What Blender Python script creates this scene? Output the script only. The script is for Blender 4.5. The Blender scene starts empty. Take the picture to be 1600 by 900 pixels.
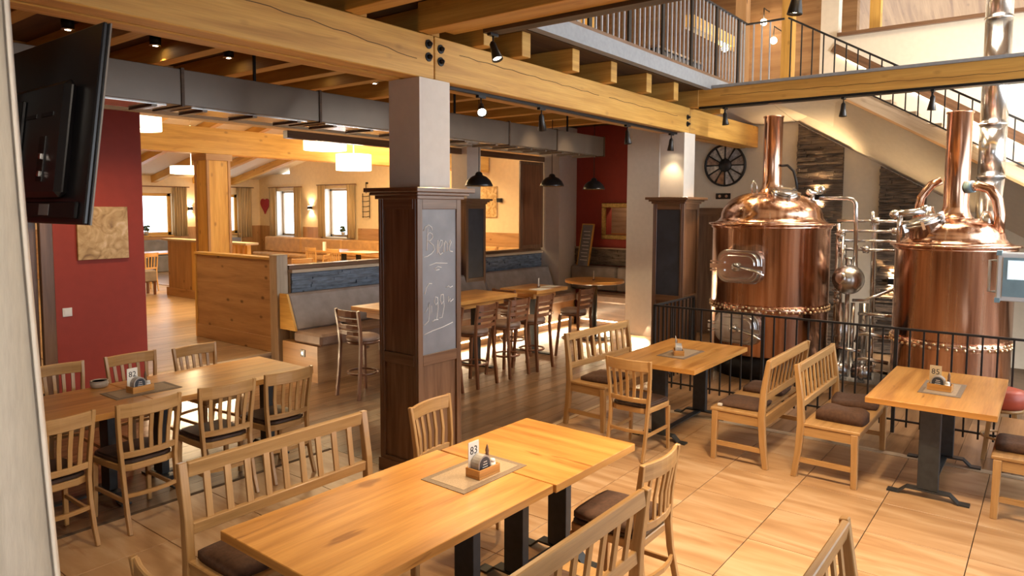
import bpy, bmesh, math, random
from mathutils import Vector, Matrix
random.seed(7)
PI = math.pi
scn = bpy.context.scene
COL = scn.collection
# ------------------------------------------------------------------ camera, world, light, exposure
cam_d = bpy.data.cameras.new('camera'); cam = bpy.data.objects.new('camera', cam_d); COL.objects.link(cam)
scn.camera = cam
cam_d.sensor_fit = 'HORIZONTAL'; cam_d.sensor_width = 36.0
cam_d.lens = 36.0 * 1103.0 / 1600.0
cam_d.shift_y = -(450.0 - 406.5) / 1600.0
cam_d.clip_end = 200
_ya, _pi, _ro = math.radians(52.4), math.radians(4.2), math.radians(0.23)
# world axes seen from the camera (x right, y down, z forward), X = along the tables, Y = towards the red wall
_X = Vector((math.cos(_ya), 0, math.sin(_ya))); _Y = Vector((-math.sin(_ya), 0, math.cos(_ya))); _Z = Vector((0, -1, 0))
_M = Matrix((_X, _Y, _Z)).transposed()
_c, _s = math.cos(_pi), math.sin(_pi); _P = Matrix(((1, 0, 0), (0, _c, -_s), (0, _s, _c)))
_c, _s = math.cos(_ro), math.sin(_ro); _Q = Matrix(((_c, -_s, 0), (_s, _c, 0), (0, 0, 1)))
_R = _Q @ _P @ _M                       # world -> cv camera
_W = _R.transposed()                    # cv camera -> world
_B = _W @ Matrix(((1, 0, 0), (0, -1, 0), (0, 0, -1)))
cam.matrix_world = Matrix.Translation((0, 0, 2.2)) @ _B.to_4x4()

world = bpy.data.worlds.new('world'); scn.world = world; world.use_nodes = True
_bg = world.node_tree.nodes['Background']; _bg.inputs[0].default_value = (0.84, 0.92, 1.0, 1); _bg.inputs[1].default_value = 3.3
scn.view_settings.view_transform = 'Standard'; scn.view_settings.look = 'None'
scn.view_settings.gamma = 1.0; scn.view_settings.use_curve_mapping = False
scn.view_settings.exposure = 0.6
scn.cycles.use_denoising = True
scn.cycles.max_bounces = 7; scn.cycles.diffuse_bounces = 4; scn.cycles.glossy_bounces = 4
scn.cycles.sample_clamp_indirect = 6.0
scn.cycles.caustics_reflective = False; scn.cycles.caustics_refractive = False

def area(name, loc, size, power, col, target=None, sy=None, spread=None):
    d = bpy.data.lights.new(name, 'AREA'); d.energy = power; d.color = col; d.size = size
    if sy: d.shape = 'RECTANGLE'; d.size_y = sy
    if spread: d.spread = math.radians(spread)
    o = bpy.data.objects.new(name, d); COL.objects.link(o); o.location = loc
    dv = (Vector(target) - Vector(loc)) if target else Vector((0, 0, -1))
    o.rotation_euler = dv.to_track_quat('-Z', 'Y').to_euler()
    return o
def spot(name, loc, target, power, col, angle=70, blend=0.5, r=0.04, parent=None):
    d = bpy.data.lights.new(name, 'SPOT'); d.energy = power; d.color = col; d.spot_size = math.radians(angle); d.spot_blend = blend; d.shadow_soft_size = r
    o = bpy.data.objects.new(name, d); COL.objects.link(o)
    o.rotation_euler = (Vector(target) - Vector(loc)).to_track_quat('-Z', 'Y').to_euler()
    if parent is not None: o.parent = parent; o.location = Vector(loc) - parent.location
    else: o.location = loc
    return o
def point(name, loc, power, col, r=0.1, parent=None):
    d = bpy.data.lights.new(name, 'POINT'); d.energy = power; d.color = col; d.shadow_soft_size = r
    o = bpy.data.objects.new(name, d); COL.objects.link(o)
    if parent is not None: o.parent = parent; o.location = Vector(loc) - parent.location
    else: o.location = loc
    return o
WARM = (1.0, 0.66, 0.32); WARM2 = (1.0, 0.74, 0.45)
# unseen lamps of the hall, plus fill added for chairs, curtain and tanks
area('front_ceiling_lamps', (2.9, 2.3, 3.55), 0.9, 14, WARM2, (2.9, 2.3, 0), 0.5, 80)
spot('chair_fill_spot', (2.3, 2.9, 3.55), (2.2, 5.2, .7), 85, WARM2, 56, .7, .05)  # unseen warm fill added to lift the chair backs, no fixture
spot('curtain_fill_spot', (0.3, -0.8, 3.5), (.5, 3.2, 1.2), 260, (1.0, .86, .7), 60, .8, .1)  # unseen fill added behind the camera to brighten the curtain
area('tank_fill_light', (9.7, -1.2, 3.4), .35, 140, (1.0, 0.95, 0.88), (11.3, 2.0, 1.5), 1.4)  # added out of view to brighten tanks and the wall behind, no fixture
area('aisle_ceiling_lamps', (4.3, 0.9, 3.55), 0.5, 26, WARM2, (5.0, 1.2, 0), 0.5, 95)
area('stairwell_lamps', (9.6, 1.0, 6.9), 2.2, 80, (1.0, 0.84, 0.64), (9.9, 1.4, 0), 2.2, 150)
area('gallery_lamps', (8.6, 6.0, 6.6), 3.0, 75, WARM2, (8.5, 5.5, 4.0), 1.5)
area('far_room_lamps', (9.5, 13.0, 3.9), 5.0, 480, (1.0, 0.70, 0.33), (9.6, 13.2, 0), 4.0)
# ------------------------------------------------------------------ materials
def newmat(name):
    m = bpy.data.materials.new(name); m.use_nodes = True
    nt = m.node_tree; b = nt.nodes['Principled BSDF']
    return m, nt, b
def N(nt, t, **kw):
    n = nt.nodes.new(t)
    for k, v in kw.items():
        if hasattr(n, k): setattr(n, k, v)
    return n
def ramp(nt, stops):
    r = nt.nodes.new('ShaderNodeValToRGB'); e = r.color_ramp.elements
    while len(e) < len(stops): e.new(0.5)
    for i, (p, c) in enumerate(stops): e[i].position = p; e[i].color = (*c, 1)
    return r
def plain(name, col, rough=0.5, metal=0.0, var=0.12, scale=6.0, bump=0.0, emit=None, es=1.0, stretch=(1, 1, 1), coat=0.0):
    m, nt, b = newmat(name); L = nt.links
    b.inputs['Roughness'].default_value = rough; b.inputs['Metallic'].default_value = metal
    b.inputs['Coat Weight'].default_value = coat
    tc = N(nt, 'ShaderNodeTexCoord'); mp = N(nt, 'ShaderNodeMapping'); mp.inputs['Scale'].default_value = stretch
    L.new(tc.outputs['Object'], mp.inputs[0])
    nz = N(nt, 'ShaderNodeTexNoise'); nz.inputs['Scale'].default_value = scale; nz.inputs['Detail'].default_value = 5
    L.new(mp.outputs[0], nz.inputs['Vector'])
    lo = tuple(max(0, c * (1 - var)) for c in col); hi = tuple(min(1, c * (1 + var)) for c in col)
    r = ramp(nt, [(0.3, lo), (0.7, hi)]); L.new(nz.outputs['Fac'], r.inputs[0]); L.new(r.outputs[0], b.inputs['Base Color'])
    if bump:
        bp = N(nt, 'ShaderNodeBump'); bp.inputs['Strength'].default_value = bump; bp.inputs['Distance'].default_value = 0.02
        L.new(nz.outputs['Fac'], bp.inputs['Height']); L.new(bp.outputs[0], b.inputs['Normal'])
    if emit:
        b.inputs['Emission Color'].default_value = (*emit, 1); b.inputs['Emission Strength'].default_value = es
    return m
def wood(name, dark, mid, light, rough=0.4, sx=1.3, sy=16.0, streak=0.0, knots=0.0, vary=0.18, coat=0.0):
    """grain along the u axis of the UV map (metres along the piece)"""
    m, nt, b = newmat(name); L = nt.links
    b.inputs['Roughness'].default_value = rough; b.inputs['Coat Weight'].default_value = coat; b.inputs['Coat Roughness'].default_value = 0.15
    uv = N(nt, 'ShaderNodeUVMap'); oi = N(nt, 'ShaderNodeObjectInfo')
    mu = N(nt, 'ShaderNodeMath', operation='MULTIPLY'); mu.inputs[1].default_value = 31.7; L.new(oi.outputs['Random'], mu.inputs[0])
    cb = N(nt, 'ShaderNodeCombineXYZ'); L.new(mu.outputs[0], cb.inputs[0]); L.new(mu.outputs[0], cb.inputs[1])
    ad = N(nt, 'ShaderNodeVectorMath', operation='ADD'); L.new(uv.outputs[0], ad.inputs[0]); L.new(cb.outputs[0], ad.inputs[1])
    def noise(x, y, detail, dist=0.0):
        mp = N(nt, 'ShaderNodeMapping'); mp.inputs['Scale'].default_value = (x, y, 1); L.new(ad.outputs[0], mp.inputs[0])
        n = N(nt, 'ShaderNodeTexNoise'); n.inputs['Scale'].default_value = 1; n.inputs['Detail'].default_value = detail; n.inputs['Distortion'].default_value = dist
        L.new(mp.outputs[0], n.inputs['Vector']); return n
    n1 = noise(sx, sy, 4, 0.5); n2 = noise(sx * 4, sy * 7, 2)
    r1 = ramp(nt, [(0.28, dark), (0.5, mid), (0.74, light)]); L.new(n1.outputs['Fac'], r1.inputs[0])
    mx = N(nt, 'ShaderNodeMix', data_type='RGBA', blend_type='MULTIPLY'); mx.inputs[0].default_value = 0.35
    r2 = ramp(nt, [(0.3, (0.62, 0.58, 0.52)), (0.65, (1, 1, 1))]); L.new(n2.outputs['Fac'], r2.inputs[0])
    L.new(r1.outputs[0], mx.inputs[6]); L.new(r2.outputs[0], mx.inputs[7])
    out = mx.outputs[2]
    if streak:
        n3 = noise(1.7, 13.0, 3, 0.8); r3 = ramp(nt, [(0.66, (1, 1, 1)), (0.72, (0.42, 0.30, 0.2))]); L.new(n3.outputs['Fac'], r3.inputs[0])
        m3 = N(nt, 'ShaderNodeMix', data_type='RGBA', blend_type='MULTIPLY'); m3.inputs[0].default_value = streak
        L.new(out, m3.inputs[6]); L.new(r3.outputs[0], m3.inputs[7]); out = m3.outputs[2]
    if knots:
        mp = N(nt, 'ShaderNodeMapping'); mp.inputs['Scale'].default_value = (3.2, 5.5, 1); L.new(ad.outputs[0], mp.inputs[0])
        vo = N(nt, 'ShaderNodeTexVoronoi'); vo.inputs['Scale'].default_value = 1; L.new(mp.outputs[0], vo.inputs['Vector'])
        r4 = ramp(nt, [(0.06, (0.16, 0.08, 0.035)), (0.17, (1, 1, 1))]); L.new(vo.outputs['Distance'], r4.inputs[0])
        m4 = N(nt, 'ShaderNodeMix', data_type='RGBA', blend_type='MULTIPLY'); m4.inputs[0].default_value = knots
        L.new(out, m4.inputs[6]); L.new(r4.outputs[0], m4.inputs[7]); out = m4.outputs[2]
    hs = N(nt, 'ShaderNodeHueSaturation'); L.new(out, hs.inputs['Color'])
    ma = N(nt, 'ShaderNodeMapRange'); ma.inputs[3].default_value = 1 - vary; ma.inputs[4].default_value = 1 + vary
    L.new(oi.outputs['Random'], ma.inputs[0]); L.new(ma.outputs[0], hs.inputs['Value'])
    L.new(hs.outputs[0], b.inputs['Base Color'])
    bp = N(nt, 'ShaderNodeBump'); bp.inputs['Strength'].default_value = 0.12; bp.inputs['Distance'].default_value = 0.004
    L.new(n2.outputs['Fac'], bp.inputs['Height']); L.new(bp.outputs[0], b.inputs['Normal'])
    return m
MT = {}
MT['oak_top'] = wood('oiled_oak_tabletop', (0.38, 0.16, 0.035), (0.58, 0.275, 0.068), (0.69, 0.36, 0.10), 0.30, 1.0, 11, 0.75, 0, 0.05, 0.25)
MT['oak'] = wood('lacquered_oak', (0.36, 0.195, 0.068), (0.46, 0.262, 0.10), (0.53, 0.32, 0.132), 0.34, 1.6, 22, 0, 0, 0.07, 0.15)
MT['beam'] = wood('spruce_beam', (0.50, 0.25, 0.05), (0.64, 0.345, 0.075), (0.73, 0.42, 0.105), 0.5, 0.9, 14, 0.35, 0.25, 0.07)
MT['joist'] = wood('spruce_joist', (0.46, 0.235, 0.05), (0.58, 0.315, 0.07), (0.67, 0.39, 0.10), 0.6, 0.9, 14, 0.15, 0.2, 0.1)
MT['ceilboard'] = wood('dark_ceiling_board', (0.05, 0.025, 0.012), (0.085, 0.045, 0.02), (0.12, 0.065, 0.03), 0.6, 0.8, 9, 0, 0, 0.15)
MT['roofboard'] = wood('roof_board', (0.20, 0.10, 0.042), (0.29, 0.16, 0.07), (0.37, 0.215, 0.10), 0.6, 0.8, 9, 0.2, 0.3, 0.15)
MT['walnut'] = wood('dark_stained_wood', (0.10, 0.047, 0.022), (0.165, 0.083, 0.042), (0.225, 0.122, 0.066), 0.34, 1.4, 18, 0, 0, 0.08, 0.2)
MT['stool'] = wood('brown_stained_beech', (0.10, 0.037, 0.016), (0.165, 0.063, 0.027), (0.22, 0.09, 0.038), 0.34, 1.5, 18, 0, 0, 0.1, 0.2)
MT['larch'] = wood('knotty_larch_panel', (0.33, 0.165, 0.065), (0.45, 0.245, 0.10), (0.53, 0.31, 0.14), 0.45, 0.9, 9, 0.3, 0.85, 0.08)
MT['yellow_wood'] = wood('yellow_pine', (0.52, 0.27, 0.05), (0.66, 0.37, 0.08), (0.75, 0.45, 0.12), 0.5, 0.9, 10, 0.25, 0.5, 0.08)
MT['greywood'] = wood('planed_grey_wood', (0.40, 0.30, 0.20), (0.50, 0.38, 0.26), (0.58, 0.46, 0.33), 0.5, 1.2, 15, 0, 0.2, 0.06)
MT['plank'] = wood('smoked_oak_floorboard', (0.105, 0.055, 0.026), (0.18, 0.10, 0.048), (0.265, 0.155, 0.078), 0.28, 1.0, 12, 0.5, 0.1, 0.22)
MT['plank_light'] = wood('oak_floorboard', (0.34, 0.22, 0.12), (0.46, 0.31, 0.18), (0.56, 0.40, 0.25), 0.32, 1.0, 12, 0.3, 0.1, 0.15)
MT['plaster'] = plain('white_plaster', (0.68, 0.62, 0.55), 0.85, 0, 0.03, 14, 0.05)
MT['cream'] = plain('cream_plaster', (0.72, 0.63, 0.50), 0.85, 0, 0.03, 14, 0.05)
MT['ochre'] = plain('warm_cream_plaster', (0.74, 0.60, 0.40), 0.85, 0, 0.04, 9, 0.05)
MT['red'] = plain('red_wall_paint', (0.32, 0.040, 0.026), 0.7, 0, 0.06, 9, 0.04)
MT['black'] = plain('black_steel', (0.018, 0.018, 0.02), 0.42, 0.6, 0.2, 12)
MT['blackp'] = plain('black_plastic', (0.012, 0.011, 0.012), 0.28, 0, 0.2, 12)
MT['rail'] = plain('forged_dark_steel', (0.032, 0.030, 0.030), 0.5, 0.5, 0.2, 30)
MT['tableleg'] = plain('anthracite_table_steel', (0.045, 0.05, 0.055), 0.45, 0.4, 0.15, 20)
MT['duct'] = plain('grey_brown_duct_sheet', (0.15, 0.118, 0.09), 0.36, 0.3, 0.10, 3)
MT['bright'] = plain('bright_sheet_steel', (0.62, 0.60, 0.57), 0.22, 1.0, 0.08, 4)
MT['steel'] = plain('polished_stainless', (0.78, 0.78, 0.78), 0.20, 1.0, 0.06, 8)
MT['steel_d'] = plain('brushed_stainless', (0.58, 0.58, 0.59), 0.26, 1.0, 0.10, 8)
MT['grout'] = plain('dark_grout', (0.10, 0.062, 0.035), 0.95)
MT['fascia'] = plain('grey_sheet_fascia', (0.30, 0.32, 0.35), 0.6, 0.1, 0.08, 20)
MT['white'] = plain('white_paint', (0.80, 0.80, 0.78), 0.5, 0, 0.02)
MT['paper'] = plain('white_card', (0.82, 0.80, 0.74), 0.7, 0, 0.02)
MT['kraft'] = plain('brown_card', (0.62, 0.50, 0.32), 0.7, 0, 0.04)
MT['ink'] = plain('black_ink', (0.03, 0.03, 0.03), 0.7)
MT['cushion'] = plain('brown_felt', (0.080, 0.037, 0.020), 0.85, 0, 0.25, 40, 0.15)
MT['leather'] = plain('dark_brown_seat_leather', (0.05, 0.028, 0.02), 0.38, 0, 0.25, 18, 0.08)
MT['suede'] = plain('grey_brown_leather', (0.27, 0.225, 0.20), 0.62, 0, 0.22, 5, 0.1)
MT['suede2'] = plain('taupe_stool_leather', (0.25, 0.165, 0.12), 0.5, 0, 0.2, 8, 0.1)
MT['tan'] = plain('tan_leather', (0.52, 0.30, 0.12), 0.6, 0, 0.15, 6, 0.1)
MT['redl'] = plain('red_leather', (0.42, 0.07, 0.035), 0.4, 0, 0.15, 8)
MT['curtain'] = plain('ecru_curtain_fabric', (0.74, 0.67, 0.57), 0.9, 0, 0.06, 60, 0.1, stretch=(1, 1, 0.15))
MT['linen'] = plain('brown_striped_linen', (0.50, 0.37, 0.21), 0.9, 0, 0.45, 26, 0, stretch=(1, 1, 0.03))
MT['mat'] = plain('woven_taupe_placemat', (0.36, 0.265, 0.175), 0.6, 0, 0.2, 180)
MT['matedge'] = plain('dark_placemat_border', (0.20, 0.145, 0.10), 0.6, 0, 0.2, 150)
MT['gold'] = plain('antique_gold_frame', (0.40, 0.26, 0.08), 0.4, 0.5, 0.3, 30, 0.2)
MT['mirror'] = plain('mirror_glass', (0.85, 0.85, 0.83), 0.03, 1.0, 0.0)
MT['chalk'] = plain('chalk', (0.74, 0.71, 0.68), 0.95)
MT['board'] = plain('slate_grey_chalkboard', (0.20, 0.20, 0.215), 0.42, 0, 0.25, 3)
MT['board_d'] = plain('dark_chalkboard', (0.035, 0.042, 0.055), 0.4, 0, 0.25, 5)
MT['slate'] = plain('split_slate', (0.105, 0.13, 0.17), 0.55, 0, 0.5, 7, 0.3, stretch=(1, 1, 4))
MT['slate_br'] = plain('brown_split_stone', (0.15, 0.11, 0.08), 0.7, 0, 0.6, 6, 0.3, stretch=(1, 1, 4))
MT['porcelain'] = plain('grey_glazed_ceramic', (0.36, 0.33, 0.30), 0.3, 0, 0.1, 20)
MT['cone'] = plain('bronze_spot_housing', (0.045, 0.042, 0.04), 0.35, 0.8, 0.1)
MT['bulb'] = plain('glowing_lamp_lens', (1, 0.9, 0.7), 0.4, 0, 0, emit=(1.0, 0.82, 0.55), es=30)
MT['shade'] = plain('lit_white_lamp_shade', (0.9, 0.86, 0.78), 0.8, 0, 0.0, emit=(1.0, 0.86, 0.62), es=2.2)
MT['led'] = plain('led_strip', (1, 0.9, 0.7), 0.5, 0, 0, emit=(1.0, 0.80, 0.5), es=9)
MT['screen'] = plain('lit_control_screen', (0.6, 0.7, 0.75), 0.3, 0, 0, emit=(0.62, 0.72, 0.78), es=0.55)
MT['cell'] = plain('lit_screen_cell', (0.9, 0.88, 0.75), 0.3, 0, 0, emit=(0.95, 0.93, 0.82), es=0.8)
MT['blue'] = plain('blue_grey_panel', (0.22, 0.36, 0.44), 0.4)
MT['hmi'] = plain('light_grey_enclosure', (0.66, 0.70, 0.74), 0.4, 0, 0.03)
MT['heart'] = plain('dark_red_felt', (0.33, 0.03, 0.045), 0.85, 0, 0.2, 30)
MT['brass'] = plain('brass_band', (0.80, 0.62, 0.38), 0.28, 1.0, 0.1, 6)
MT['painted_bar'] = plain('light_grey_painted_bar', (0.42, 0.45, 0.50), 0.4, 0.2, 0.1, 20)
MT['crack'] = plain('dark_drying_crack', (0.10, 0.05, 0.02), 0.9)
MT['hose'] = plain('black_rubber', (0.012, 0.012, 0.014), 0.5)

def glass_mat():
    m = bpy.data.materials.new('window_glass'); m.use_nodes = True; nt = m.node_tree; nt.nodes.clear()
    o = N(nt, 'ShaderNodeOutputMaterial'); mx = N(nt, 'ShaderNodeMixShader'); t = N(nt, 'ShaderNodeBsdfTransparent'); g = N(nt, 'ShaderNodeBsdfGlossy')
    g.inputs['Roughness'].default_value = 0.02; t.inputs['Color'].default_value = (0.96, 0.98, 1, 1); mx.inputs[0].default_value = 0.06
    nt.links.new(t.outputs[0], mx.inputs[1]); nt.links.new(g.outputs[0], mx.inputs[2]); nt.links.new(mx.outputs[0], o.inputs[0])
    return m
MT['glass'] = glass_mat()
def copper_mat():
    m, nt, b = newmat('polished_copper'); L = nt.links
    b.inputs['Metallic'].default_value = 1.0
    tc = N(nt, 'ShaderNodeTexCoord'); mp = N(nt, 'ShaderNodeMapping'); mp.inputs['Scale'].default_value = (13, 13, 0.45); L.new(tc.outputs['Object'], mp.inputs[0])
    n = N(nt, 'ShaderNodeTexNoise'); n.inputs['Scale'].default_value = 1.3; n.inputs['Detail'].default_value = 6; L.new(mp.outputs[0], n.inputs['Vector'])
    r = ramp(nt, [(0.27, (0.44, 0.225, 0.145)), (0.52, (0.76, 0.46, 0.325)), (0.75, (0.86, 0.60, 0.46))]); L.new(n.outputs['Fac'], r.inputs[0]); L.new(r.outputs[0], b.inputs['Base Color'])
    mr = N(nt, 'ShaderNodeMapRange'); mr.inputs[1].default_value = 0.3; mr.inputs[2].default_value = 0.7; mr.inputs[3].default_value = 0.11; mr.inputs[4].default_value = 0.30
    L.new(n.outputs['Fac'], mr.inputs[0]); L.new(mr.outputs[0], b.inputs['Roughness'])
    bp = N(nt, 'ShaderNodeBump'); bp.inputs['Strength'].default_value = 0.05; bp.inputs['Distance'].default_value = 0.02
    L.new(n.outputs['Fac'], bp.inputs['Height']); L.new(bp.outputs[0], b.inputs['Normal'])
    return m
MT['copper'] = copper_mat()
def tile_mat():
    m, nt, b = newmat('sandstone_floor_tile'); L = nt.links
    tc = N(nt, 'ShaderNodeTexCoord'); oi = N(nt, 'ShaderNodeObjectInfo')
    mu = N(nt, 'ShaderNodeMath', operation='MULTIPLY'); mu.inputs[1].default_value = 53.0; L.new(oi.outputs['Random'], mu.inputs[0])
    cb = N(nt, 'ShaderNodeCombineXYZ'); L.new(mu.outputs[0], cb.inputs[0]); L.new(mu.outputs[0], cb.inputs[1])
    ad = N(nt, 'ShaderNodeVectorMath', operation='ADD'); L.new(tc.outputs['Object'], ad.inputs[0]); L.new(cb.outputs[0], ad.inputs[1])
    def nz(x, y, d, dist):
        mp = N(nt, 'ShaderNodeMapping'); mp.inputs['Scale'].default_value = (x, y, 1); L.new(ad.outputs[0], mp.inputs[0])
        n = N(nt, 'ShaderNodeTexNoise'); n.inputs['Scale'].default_value = 1; n.inputs['Detail'].default_value = d; n.inputs['Distortion'].default_value = dist
        L.new(mp.outputs[0], n.inputs['Vector']); return n
    n1 = nz(7.0, 1.1, 5, 0.9); n2 = nz(16, 1.6, 3, 0.6)
    r1 = ramp(nt, [(0.25, (0.33, 0.18, 0.08)), (0.48, (0.45, 0.27, 0.135)), (0.72, (0.56, 0.38, 0.225))]); L.new(n1.outputs['Fac'], r1.inputs[0])
    r2 = ramp(nt, [(0.62, (1, 1, 1)), (0.74, (0.72, 0.55, 0.4))]); L.new(n2.outputs['Fac'], r2.inputs[0])
    mx = N(nt, 'ShaderNodeMix', data_type='RGBA', blend_type='MULTIPLY'); mx.inputs[0].default_value = 0.6
    L.new(r1.outputs[0], mx.inputs[6]); L.new(r2.outputs[0], mx.inputs[7])
    hs = N(nt, 'ShaderNodeHueSaturation'); L.new(mx.outputs[2], hs.inputs['Color'])
    ma = N(nt, 'ShaderNodeMapRange'); ma.inputs[3].default_value = 0.93; ma.inputs[4].default_value = 1.07; L.new(oi.outputs['Random'], ma.inputs[0]); L.new(ma.outputs[0], hs.inputs['Value'])
    L.new(hs.outputs[0], b.inputs['Base Color']); b.inputs['Roughness'].default_value = 0.36
    return m
MT['tile'] = tile_mat()
def art_mat():
    m, nt, b = newmat('marbled_gold_painting'); L = nt.links
    tc = N(nt, 'ShaderNodeTexCoord'); n = N(nt, 'ShaderNodeTexNoise'); n.inputs['Scale'].default_value = 7; n.inputs['Detail'].default_value = 8; n.inputs['Distortion'].default_value = 1.6
    L.new(tc.outputs['Object'], n.inputs['Vector'])
    r = ramp(nt, [(0.28, (0.24, 0.13, 0.045)), (0.42, (0.46, 0.29, 0.11)), (0.58, (0.62, 0.43, 0.21)), (0.75, (0.78, 0.62, 0.40))]); L.new(n.outputs['Fac'], r.inputs[0])
    L.new(r.outputs[0], b.inputs['Base Color']); b.inputs['Roughness'].default_value = 0.5
    return m
MT['art'] = art_mat()
# ------------------------------------------------------------------ mesh helper
class MB:
    def __init__(self): self.v = []; self.f = []; self.uv = []; self.sm = []
    def face(self, idx, uvs, smooth=False): self.f.append(idx); self.uv.append(uvs); self.sm.append(smooth)
    def hexa(self, P, dims, L=None):
        """P: 8 corners ordered x0y0z0,x1y0z0,x1y1z0,x0y1z0 and the same at z1; dims: lengths along local x,y,z"""
        b = len(self.v); self.v += [Vector(p) for p in P]
        d = dims; L = max(range(3), key=lambda i: d[i]) if L is None else L
        ru, rv = random.uniform(0, 9), random.uniform(0, 9)
        loc = [(0, 0, 0), (d[0], 0, 0), (d[0], d[1], 0), (0, d[1], 0), (0, 0, d[2]), (d[0], 0, d[2]), (d[0], d[1], d[2]), (0, d[1], d[2])]
        for idx, nax in (((0, 3, 2, 1), 2), ((4, 5, 6, 7), 2), ((0, 1, 5, 4), 1), ((2, 3, 7, 6), 1), ((1, 2, 6, 5), 0), ((3, 0, 4, 7), 0)):
            oth = [a for a in range(3) if a != nax]
            if L in oth:
                o2 = [a for a in oth if a != L][0]
                uvs = [(loc[i][L] + ru, loc[i][o2] + rv + nax * 0.37) for i in idx]
            else: uvs = [(loc[i][oth[0]] * 0.3 + ru, loc[i][oth[1]] + rv) for i in idx]
            self.face([b + i for i in idx], uvs)
        return self
    def box(self, x0, x1, y0, y1, z0, z1, M=None, L=None):
        P = [(x0, y0, z0), (x1, y0, z0), (x1, y1, z0), (x0, y1, z0), (x0, y0, z1), (x1, y0, z1), (x1, y1, z1), (x0, y1, z1)]
        P = [Vector(p) for p in P]
        if M is not None: P = [M @ p for p in P]
        return self.hexa(P, (abs(x1 - x0), abs(y1 - y0), abs(z1 - z0)), L)
    def bar(self, p, q, w, h, up=(0, 0, 1), w1=None, h1=None):
        """tapering bar from p to q: w sideways, h along up"""
        p, q = Vector(p), Vector(q); d = (q - p); ln = d.length; d.normalize(); up = Vector(up)
        s = d.cross(up)
        if s.length < 1e-4: s = d.cross(Vector((0, 1, 0)))
        s.normalize(); u = s.cross(d); w1 = w if w1 is None else w1; h1 = h if h1 is None else h1
        a = [p - s * w / 2 - u * h / 2, q - s * w1 / 2 - u * h1 / 2, q + s * w1 / 2 - u * h1 / 2, p + s * w / 2 - u * h / 2,
             p - s * w / 2 + u * h / 2, q - s * w1 / 2 + u * h1 / 2, q + s * w1 / 2 + u * h1 / 2, p + s * w / 2 + u * h / 2]
        return self.hexa(a, (ln, w, h), 0)
    def sweep(self, pts, w, h, up=(0, 0, 1), ws=None, hs=None):
        """rectangular section along a polyline"""
        pts = [Vector(p) for p in pts]; n = len(pts); b = len(self.v); up = Vector(up); ru = random.uniform(0, 9); acc = 0
        us = []
        for i, p in enumerate(pts):
            d = (pts[min(i + 1, n - 1)] - pts[max(i - 1, 0)]).normalized(); s = d.cross(up)
            if s.length < 1e-4: s = Vector((1, 0, 0))
            s.normalize(); u = s.cross(d); ww = (ws[i] if ws else w) / 2; hh = (hs[i] if hs else h) / 2
            self.v += [p - s * ww - u * hh, p + s * ww - u * hh, p + s * ww + u * hh, p - s * ww + u * hh]
            if i: acc += (p - pts[i - 1]).length
            us.append(acc + ru)
        per = [0, w, w + h, 2 * w + h, 2 * w + 2 * h]
        for i in range(n - 1):
            for k in range(4):
                a = b + 4 * i + k; c = b + 4 * i + (k + 1) % 4
                self.face([a, c, c + 4, a + 4], [(us[i], per[k]), (us[i], per[k + 1]), (us[i + 1], per[k + 1]), (us[i + 1], per[k])], False)
        self.face([b + 3, b + 2, b + 1, b], [(0, 0), (0, .03), (.03, .03), (.03, 0)]); e = b + 4 * (n - 1)
        self.face([e, e + 1, e + 2, e + 3], [(0, 0), (0, .03), (.03, .03), (.03, 0)])
        return self
    def tube(self, pts, r, n=10, cap=True, rs=None):
        pts = [Vector(p) for p in pts]; b = len(self.v); m = len(pts)
        d0 = (pts[1] - pts[0]).normalized(); s = d0.orthogonal().normalized(); acc = 0
        for i, p in enumerate(pts):
            d = (pts[min(i + 1, m - 1)] - pts[max(i - 1, 0)]).normalized()
            s = (s - d * s.dot(d)).normalized(); t = d.cross(s); rr = rs[i] if rs else r
            for k in range(n):
                a = 2 * PI * k / n; self.v.append(p + (s * math.cos(a) + t * math.sin(a)) * rr)
        for i in range(m - 1):
            for k in range(n):
                a = b + i * n + k; c = b + i * n + (k + 1) % n
                self.face([a, c, c + n, a + n], [(i * .1, k / n * .2), (i * .1, (k + 1) / n * .2), (i * .1 + .1, (k + 1) / n * .2), (i * .1 + .1, k / n * .2)], True)
        if cap:
            self.face([b + k for k in range(n)][::-1], [(0, 0)] * n); e = b + (m - 1) * n
            self.face([e + k for k in range(n)], [(0, 0)] * n)
        return self
    def lathe(self, prof, c=(0, 0, 0), n=32, M=None, smooth=True, a0=0, a1=2 * PI, cap=True):
        b = len(self.v); c = Vector(c); full = abs(a1 - a0 - 2 * PI) < 1e-6; m = n if full else n + 1
        for r, z in prof:
            for k in range(m):
                a = a0 + (a1 - a0) * k / n; p = Vector((r * math.cos(a), r * math.sin(a), z))
                self.v.append((M @ p if M is not None else p) + c)
        for i in range(len(prof) - 1):
            for k in range(n):
                k2 = (k + 1) % m
                a, d = b + i * m + k, b + i * m + k2
                self.face([a, d, d + m, a + m], [(k / n, i * .1), ((k + 1) / n, i * .1), ((k + 1) / n, i * .1 + .1), (k / n, i * .1 + .1)], smooth)
        if full and cap:
            if prof[0][0] > 1e-4: self.face([b + k for k in range(n)][::-1], [(0, 0)] * n)
            e = b + (len(prof) - 1) * m
            if prof[-1][0] > 1e-4: self.face([e + k for k in range(n)], [(0, 0)] * n)
        return self
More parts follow.
